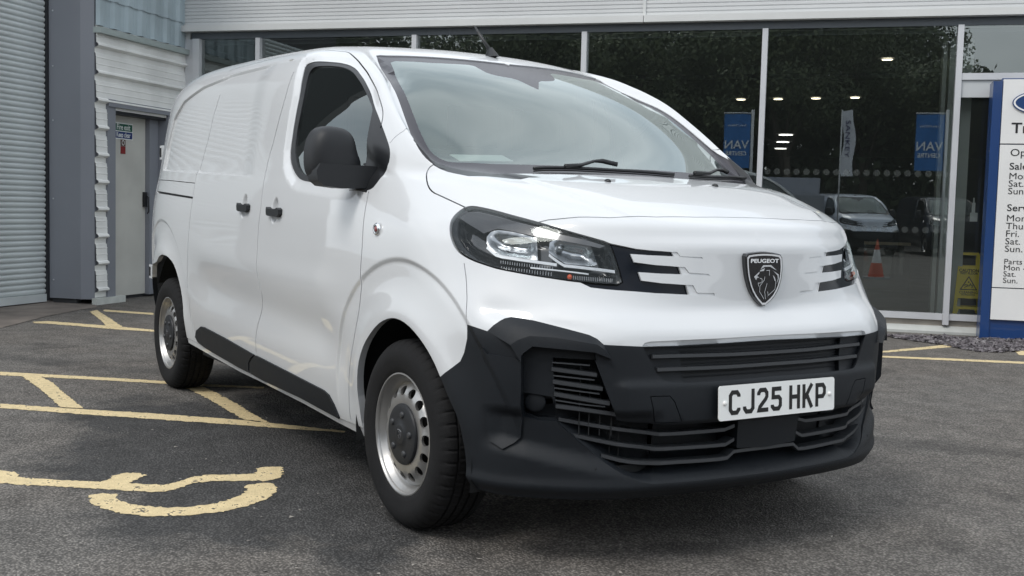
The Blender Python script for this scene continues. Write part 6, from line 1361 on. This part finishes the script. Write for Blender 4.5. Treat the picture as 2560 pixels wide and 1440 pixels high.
# ------------------------------------------------------------------ workshop wing on the left
WG = place('workshop_wing', 'workshop wing with roller shutter, grey pillar and white ribbed cladding', 'building')
WE = -6.68
slatm2 = mat('shutter_slat', (.60, .64, .64), .42, metal=.2, var=.08, vscale=2.5, bump=.2, bscale=8)
SP = .0575; n_sl = 60; prof = [(-.004, 0), (.004, .004), (.0095, .014), (.0115, .026), (.010, .038), (.003, .0455), (-.006, .0475), (-.007, .050), (-.002, .0525), (-.002, .0570)]
sv = []
for (a, z) in prof: sv += [(a, 0, z), (a, 2.85, z)]
sme = mesh(sv, [(2*i, 2*i+1, 2*i+3, 2*i+2) for i in range(len(prof)-1)], True); sme.materials.append(slatm2)
shut = link('roller_shutter', None, None, WG)
for k in range(n_sl):
    o = bpy.data.objects.new('slat', sme); COL.objects.link(o); o.parent = shut; o.location = (-7.26+random.uniform(-.0015, .0015), 2.92, .10+k*SP)
bx('bottom_bar', -7.27, -7.235, 2.92, 5.76, .015, .098, slatm2, shut, .004)
bx('shutter_guide', -7.30, -7.22, 5.765, 5.79, .03, 3.6, mat('guide_black', (.015, .016, .02), .5), WG)
wall_d = mat('wing_dark_wall', (.05, .052, .055), .8)  # even dark grey for the wall behind shutter and cladding
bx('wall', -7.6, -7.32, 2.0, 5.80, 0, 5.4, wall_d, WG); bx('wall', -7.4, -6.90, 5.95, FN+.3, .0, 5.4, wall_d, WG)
gr = mat('flashing_grey', (.225, .237, .265), .45, var=.05, vscale=1.2)
v, f = prism([(-7.255, 5.79), (-6.83, 5.79), (-6.70, 5.845), (-6.70, 6.02), (-7.255, 6.02)], .055, 5.4, lambda a, b, d: (a, b, d)); pil = link('pillar_flashing', mesh(v, f), gr, WG)
bx('pillar_cap', -6.84, -6.66, 5.785, 6.03, 3.30, 3.36, mat('flashing_light', (.34, .36, .38), .4), WG)
for z in (.25, 1.12, 1.95, 2.52, 3.1):
    for (ee, nn) in ((-7.17, 5.788), (-6.705, 5.90)):
        a, ff = lathe([(0, .009), (-.006, .007), (-.006, .0001)], 10, 'Y'); link('rivet', mesh([(x+ee, y+nn, zz+z) for x, y, zz in a], ff, True), mat('rivet_pale', (.5, .52, .55), .4), pil)
v, f = prism([(-7.2, 5.82), (-6.9, 5.82), (-6.9, 5.9), (-7.2, 5.9)], .0, .055, lambda a, b, d: (a, b, d)); link('pillar_foot', mesh(v, f), wall_d, WG)
# white ribbed planks
wh = mat('cladding_white', (.78, .785, .76), .5, var=.13, vscale=2.2, bump=.3, bscale=25)
PP = .288
def plank(n0, n1, z0):
    prof = [(-.014, 0), (-.014, .052), (.018, .064), (.034, .076), (.030, .094), (.008, .108), (.005, .165), (.008, .168), (.008, .176), (.004, .179), (.002, .235), (.005, .238), (.005, .246), (0, .249), (-.003, PP-.006), (-.014, PP)]
    V = []
    for a, z in prof: V += [(WE+a, n0, z0+z), (WE+a, n1, z0+z)]
    return setauto(mesh(V, [(2*i, 2*i+1, 2*i+3, 2*i+2) for i in range(len(prof)-1)]), 25)
for k in range(10):
    z0 = .075+k*PP
    if z0+PP > 2.97: continue
    if z0 > 2.0: link('cladding_plank', plank(5.84, FN, z0), wh, WG)
    else:
        link('cladding_plank', plank(5.84, 6.03, z0), wh, WG); link('cladding_plank', plank(7.17, FN, z0), wh, WG)
bx('base_block', WE-.02, WE+.045, 5.80, 6.30, .0, .07, mat('base_white', (.55, .57, .54), .5, var=.1), WG)
bx('drip_flashing', WE-.05, WE+.06, 5.84, FN-.03, 2.87, 2.93, mat('drip_grey', (.33, .38, .37), .5, var=.06), WG, .006)
# blue-grey corrugated sheets, two tiers
bl = mat('cladding_blue_grey', (.33, .40, .43), .5, var=.16, vscale=1.8, bump=.25, bscale=15)
def sheet(n0, n1, z0, z1, e):
    V = []; n = n0; pts = []
    while n < n1: pts += [(n, 0), (n+.035, .030), (n+.085, .030), (n+.12, 0), (n+.17, 0), (n+.172, .003), (n+.178, .003), (n+.18, 0)]; n += .245
    pts = [p for p in pts if p[0] < n1]+[(n1, 0)]
    for nn, a in pts: V += [(e+a, nn, z0), (e+a, nn, z1)]
    return mesh(V, [(2*i, 2*i+2, 2*i+3, 2*i+1) for i in range(len(pts)-1)])
for n0, n1 in ((5.84, 6.82), (6.82, 7.70)):
    link('cladding_sheet', sheet(n0, n1, 2.95, 3.30, WE+.0), bl, WG); link('cladding_sheet', sheet(n0, n1, 3.235, 5.4, WE+.012), bl, WG)
for nn in np.arange(5.98, 7.5, .245):
    for z in (2.99, 3.29):
        a, ff = lathe([(0, .010), (.008, .008), (.008, .0001)], 8, 'X'); link('rivet', mesh([(x+WE+.012*(z > 3.1), y+nn+.15, zz+z) for x, y, zz in a], ff, True), MATS['rivet_pale'], WG)
# fire door
fd = link('fire_door', None, None, WG)
drm = mat('door_cream', (.53, .525, .485), .5, var=.09, vscale=2.5)
bx('door_leaf', -6.90, -6.855, 6.20, 6.985, .04, 2.06, drm, fd, .003)
bx('door_frame', WE-.2, WE+.012, 6.03, 6.165, .05, 2.20, gr, fd, .003); bx('door_lintel', WE-.2, WE+.03, 6.03, 7.26, 2.12, 2.195, gr, fd, .003); bx('door_lintel', -6.90, WE-.02, 6.16, 7.2, 2.06, 2.119, MATS['guide_black'], fd)
bx('side_panel', -6.90, -6.80, 6.99, 7.16, .03, 2.06, gr, fd); bx('door_frame', WE-.12, WE+.012, 7.161, 7.215, .03, 2.12, gr, fd)
bx('push_bar', -6.853, -6.82, 6.93, 6.975, 1.05, 1.22, ink, fd, .004); link('door_pull', mesh(*tube([(-6.83, 6.955, 1.18), (-6.79, 6.955, 1.16), (-6.785, 6.955, 1.00), (-6.80, 6.945, .97)], .008, 6), True), ink, fd)
fs = link('exit_sign', None, None, fd)
bx('sign_plate', -6.854, -6.850, 6.19, 6.735, 1.80, 1.985, mat('sign_white', (.75, .77, .75), .4), fs)
bx('green_panel', -6.8495, -6.8485, 6.415, 6.725, 1.895, 1.972, mat('exit_green', (.01, .10, .065), .4), fs); bx('blue_panel', -6.8495, -6.8485, 6.415, 6.725, 1.812, 1.885, mat('keep_blue', (.012, .035, .16), .4), fs)
def etext(s, size, n, z, m, parent, bold=.0008, xs=1):
    tv, tf = text_geo(s, size, bold=bold, xs=xs); return link('lettering', mesh([(-6.8475, n+a, z+b) for a, b, c in tv], tf), m, parent)
etext('Fire exit', .088, 6.435, 1.908, MATS['sign_white'], fs, .0015, .84); etext('Keep clear', .078, 6.43, 1.826, MATS['sign_white'], fs, .0015, .76)
bx('green_panel', -6.8495, -6.8485, 6.21, 6.395, 1.895, 1.972, MATS['exit_green'], fs); cc = [(-6.848, 6.34+.033*cos(t), 1.848+.033*sin(t)) for t in np.linspace(0, 2*pi, 25)[:-1]]; link('blue_disc', mesh(cc, [tuple(range(24))]), MATS['keep_blue'], fs)
np_ = link('notice', None, None, fd); bx('notice_top', -6.854, -6.850, 6.515, 6.60, 1.725, 1.80, mat('notice_brown', (.10, .06, .05), .5), np_); bx('notice_bottom', -6.854, -6.850, 6.515, 6.60, 1.64, 1.722, mat('notice_red', (.22, .02, .02), .5), np_)
cc = [(-6.8495, 6.557+.026*cos(t), 1.763+.03*sin(t)) for t in np.linspace(0, 2*pi, 17)[:-1]]; link('notice_ring', mesh(cc+[(x, 6.557+(y-6.557)*.7, 1.763+(z-1.763)*.7) for x, y, z in cc], [(i, (i+1) % 16, 16+(i+1) % 16, 16+i) for i in range(16)]), MATS['sign_white'], np_)

# ------------------------------------------------------------------ what stands behind the camera and shows in the glass
def W(e, n, z=0): return Vector((e*cos(FA)-n*sin(FA), e*sin(FA)+n*cos(FA), z))
leafm = [mat('leaf_%s' % n, c, .6, spec=.3) for n, c in (('mid', (.10, .125, .065)), ('light', (.135, .16, .085)), ('dark', (.06, .08, .045)))]
bark = mat('bark', (.09, .075, .06), .9, bump=.5, bscale=20)
def tree_meshes(seed, H, R):
    r = np.random.default_rng(seed); V = []; F = []; Mi = []
    limbs = [((0, 0, 0), (0, 0, H*.45), .22, .14)]; blobs = []
    for k in range(13):
        a = r.uniform(0, 2*pi); z0 = r.uniform(.25, .5)*H; z1 = r.uniform(.42, .92)*H; d = R*r.uniform(.25, .85)*(1-.45*(z1/H)**2)
        p = (d*cos(a), d*sin(a), z1); limbs.append(((0, 0, z0), p, .08, .03)); blobs.append((p, R*r.uniform(.28, .48)))
    blobs.append(((0, 0, H*.9), R*.35)); blobs.append(((0, 0, H*.6), R*.55))
    for (c, rad) in blobs:
        for _ in range(int(900*(rad/1.2)**1.5)):
            d = r.normal(size=3); d /= np.linalg.norm(d); q = np.array(c)+d*rad*r.uniform(.45, 1.08)**.6*[1, 1, .8]; s = r.uniform(.05, .12)
            u = r.normal(size=3); u /= np.linalg.norm(u); w = np.cross(u, d); w /= np.linalg.norm(w)+1e-9; k = len(V)
            V += [tuple(q-u*s), tuple(q+w*s*.6), tuple(q+u*s), tuple(q-w*s*.6)]; F.append((k, k+1, k+2, k+3)); Mi.append(int(r.choice(3, p=[.5, .25, .25])))
    cm = mesh(V, F); [cm.materials.append(x) for x in leafm]; cm.polygons.foreach_set('material_index', Mi)
    tm = mesh(*join([tube([a, ((a[0]+b[0])/2+r.normal()*.1, (a[1]+b[1])/2+r.normal()*.1, (a[2]+b[2])/2), b], [ra, (ra+rb)/2, rb], 8) for a, b, ra, rb in limbs]), True); tm.materials.append(bark)
    return cm, tm
TM = [tree_meshes(s, h, r_) for s, h, r_ in ((1, 9.5, 3.6), (2, 8.0, 3.2), (3, 10.5, 3.9))]
tlab = ['leafy green tree far behind the camera, beyond the parked vans', ]
for i, (e, n, k, s) in enumerate(((-16, -28, 0, 1), (-11.5, -30, 2, 1), (-7.5, -27, 1, 1.1), (-4.2, -30, 0, 1.1), (-1.0, -28, 2, .98), (2.2, -31, 0, 1.05), (5.2, -29, 1, .95), (8.6, -31, 1, .80), (12.5, -28, 0, .8), (17, -30, 2, .9), (-21, -30, 1, 1.3), (-26, -24, 2, 1.2), (-3, -35, 2, 1.2), (3.5, -36, 2, 1.1), (-9, -36, 2, 1.2), (22, -26, 0, 1.0), (-14, -35, 2, 1.1))):
    o = empty('tree', W(e, n), i*1.7, 'leafy green tree in the row beyond the car park behind the camera', 'tree', 'trees beyond the car park'); o.scale = (s, s, s)
    for nm, me in (('crown', TM[k][0]), ('trunk', TM[k][1])): c = bpy.data.objects.new(nm, me); COL.objects.link(c); c.parent = o
# far wood behind the row, one mass
r = np.random.default_rng(8); V = []; F = []
for _ in range(30000):
    e = r.uniform(-45, 40); top = 7.6+1.2*sin(e*.35)+.8*sin(e*.9+2); z = top*r.uniform(0, 1)**.8; p = W(e, -44+r.normal()*1.2, z); s = r.uniform(.16, .34); u = Vector(r.normal(size=3)).normalized(); w = Vector(r.normal(size=3)).normalized(); k = len(V)
    V += [p-u*s, p+w*s, p+u*s, p-w*s]; F.append((k, k+1, k+2, k+3))
link('far_wood', mesh(V, F), leafm[0], label='far belt of woodland closing the view behind the car park', cat='wood', kind='stuff')
# hedge mass closing the gaps under the crowns
r = np.random.default_rng(3); V = []; F = []
for _ in range(42000):
    e = r.uniform(-30, 26); p = W(e, -32+r.normal()*.7+sin(e*.6)*.5, abs(r.normal())*.8+r.uniform(0, 5.6)); s = r.uniform(.10, .24); u = Vector(r.normal(size=3)).normalized(); w = Vector(r.normal(size=3)).normalized(); k = len(V)
    V += [p-u*s, p+w*s, p+u*s, p-w*s]; F.append((k, k+1, k+2, k+3))
link('hedge', mesh(V, F), leafm[2], label='rough green hedge under the trees behind the car park', cat='hedge', kind='stuff')
def copy_tree(o, parent, skip, over):
    c = o.copy(); COL.objects.link(c); c.parent = parent
    if over and c.data:
        for i, sl in enumerate(c.material_slots):
            if sl.material == paint: sl.link = 'OBJECT'; sl.material = over
    for ch in [x for x in CH.get(o, [])]:
        if ch.name.split('.')[0] not in skip: copy_tree(ch, c, skip, over)
    return c
CH = {}
for o in bpy.data.objects:
    if o.parent: CH.setdefault(o.parent, []).append(o)
SKIP = {'nose_badge', 'number_plate', 'grille_mesh', 'dash_notice', 'lens_ribs', 'seat', 'slat', 'wheel_housing', 'exhaust_pipe'}
for (e, n, head, col, lab) in ((1.95, -16.6, 73, None, 'pale silver van parked behind the camera facing the showroom'), (4.7, -17.6, 78, mat('dark_van_paint', (.012, .016, .028), .3, coat=1), 'dark blue van parked beside the silver one behind the camera'), (7.6, -17.8, 80, mat('black_van_paint', (.010, .010, .012), .3, coat=1), 'black van parked at the far end behind the camera'), (-4.6, -18.5, 82, MATS['dark_van_paint'] if 'dark_van_paint' in MATS else None, 'dark van parked left of the canvas truck behind the camera')):
    c = copy_tree(VAN, None, SKIP, col or mat('silver_van_paint', (.70, .76, .86), .3, coat=1)); c.name = 'van'; c['label'] = lab; c['category'] = 'van'
    c.location = W(e, n); c.rotation_euler = (0, 0, FA+radians(head))
tk = empty('canvas_truck', W(-.6, -17.2), FA+radians(-5), 'grey canvas covered pickup truck parked behind the camera', 'truck')
cvm = mat('canvas_grey', (.36, .38, .44), .7)
link('canvas_cover', boxm(-.55, 1.05, -1.6, 1.4, .95, 2.32, .10, 3), cvm, tk); link('truck_bed', boxm(-.6, 1.1, -1.7, 1.5, .45, .93, .03), mat('truck_grey', (.25, .27, .31), .35, coat=1), tk); link('truck_cab', boxm(-.55, 1.05, 1.55, 3.2, .45, 1.75, .25, 3), MATS['truck_grey'], tk)
for yy in (-1.1, 2.6):
    for xx in (-.56, .96): link('wheel', mesh([(x+xx, y+yy, z+.36) for x, y, z in [(b, a, c) for a, b, c in [(p[0], p[1], p[2]) for p in lathe([(0, .36), (.1, .36), (.12, .2), (.12, .001)], 20, 'Y')[0]]]], lathe([(0, .36), (.1, .36), (.12, .2), (.12, .001)], 20, 'Y')[1]), rubber, tk)
# van-centre banners and flag on the forecourt, facing the showroom
bflag = mat('banner_blue', (.02, .17, .50), .6); bwh = mat('banner_white', (.85, .88, .90), .6)
for (e, lab) in ((-1.92, 'blue van centre banner on a post, beyond the canvas truck'), (3.57, 'blue van centre banner on a post, beyond the dark van')):
    bo = empty('banner', W(e, -14.9), FA+pi, lab, 'banner', 'blue banners on the forecourt behind the camera')
    V = []; nx, nz_ = 8, 14
    for j in range(nz_+1):
        for i in range(nx+1): V.append((-.40+.78*i/nx, .025*sin(i*1.3+j*.5), 2.55+1.62*j/nz_))
    link('banner_cloth', mesh(V, [(j*(nx+1)+i, j*(nx+1)+i+1, (j+1)*(nx+1)+i+1, (j+1)*(nx+1)+i) for j in range(nz_) for i in range(nx)], True), bflag, bo)
    link('banner_post', mesh(*tube([(-.46, 0, 0), (-.46, 0, 4.3)], .045, 10), True), alu, bo)
    link('banner_arm', mesh(*tube([(-.46, 0, 4.2), (.4, 0, 4.2)], .02, 8), True), alu, bo)
    for s, z, h in (('Evans Halshaw', 3.80, .095), ('VAN', 3.13, .36), ('CENTRE', 2.93, .17)):
        tv, tf = text_geo(s, h, bold=.004 if h > .1 else 0, align='CENTER'); link('lettering', mesh([(a, -.035, z+b) for a, b, c in tv], tf), bwh, bo)
fo = empty('feather_flag', W(1.14, -14.9), FA+pi, 'tall pale feather flag with dark vertical lettering on a pole', 'flag')
V = []
for j in range(15):
    z = 2.35+1.9*j/14; w_ = .34*(1-.15*(j/14)**4)
    for i in range(5): V.append((-.02+.0-w_*i/4+.04*sin(j*.6), .02*sin(i+j*.7), z+(.06*i/4 if j == 14 else 0)))
link('flag_cloth', mesh(V, [(j*5+i, j*5+i+1, (j+1)*5+i+1, (j+1)*5+i) for j in range(14) for i in range(4)], True), mat('flag_pale', (.70, .72, .78), .7), fo); link('flag_pole', mesh(*tube([(.02, 0, 0), (.02, 0, 4.3)], .022, 8), True), alu, fo)
tv, tf = text_geo('SANKEY', .26, bold=.003); link('lettering', mesh([(-.10-b*.7, -.03, 4.0-a*1.15) for a, b, c in tv], tf), mat('flag_ink', (.06, .06, .16), .6), fo)
# traffic cone between the camera and the building, outside the frame
cn = empty('traffic_cone', W(1.74, -2.5), 0, 'orange and white traffic cone seen only in the showroom glass', 'cone')
for nm, z0, z1, m_ in (('cone_body', .04, .30, mat('cone_orange', (.55, .09, .04), .5)), ('cone_sleeve', .30, .55, mat('cone_white', (.7, .7, .7), .4)), ('cone_tip', .55, .74, MATS['cone_orange'])):
    rr_ = lambda z: .145-.165*(z-.04)/.9*1.05
    link(nm, mesh(*lathe([(z0, rr_(z0)), (z1, rr_(z1))], 24, 'Z'), True), m_, cn)
bx('cone_foot', -.19, .19, -.19, .19, 0, .04, mat('cone_grey', (.35, .35, .35), .6), cn, .01)
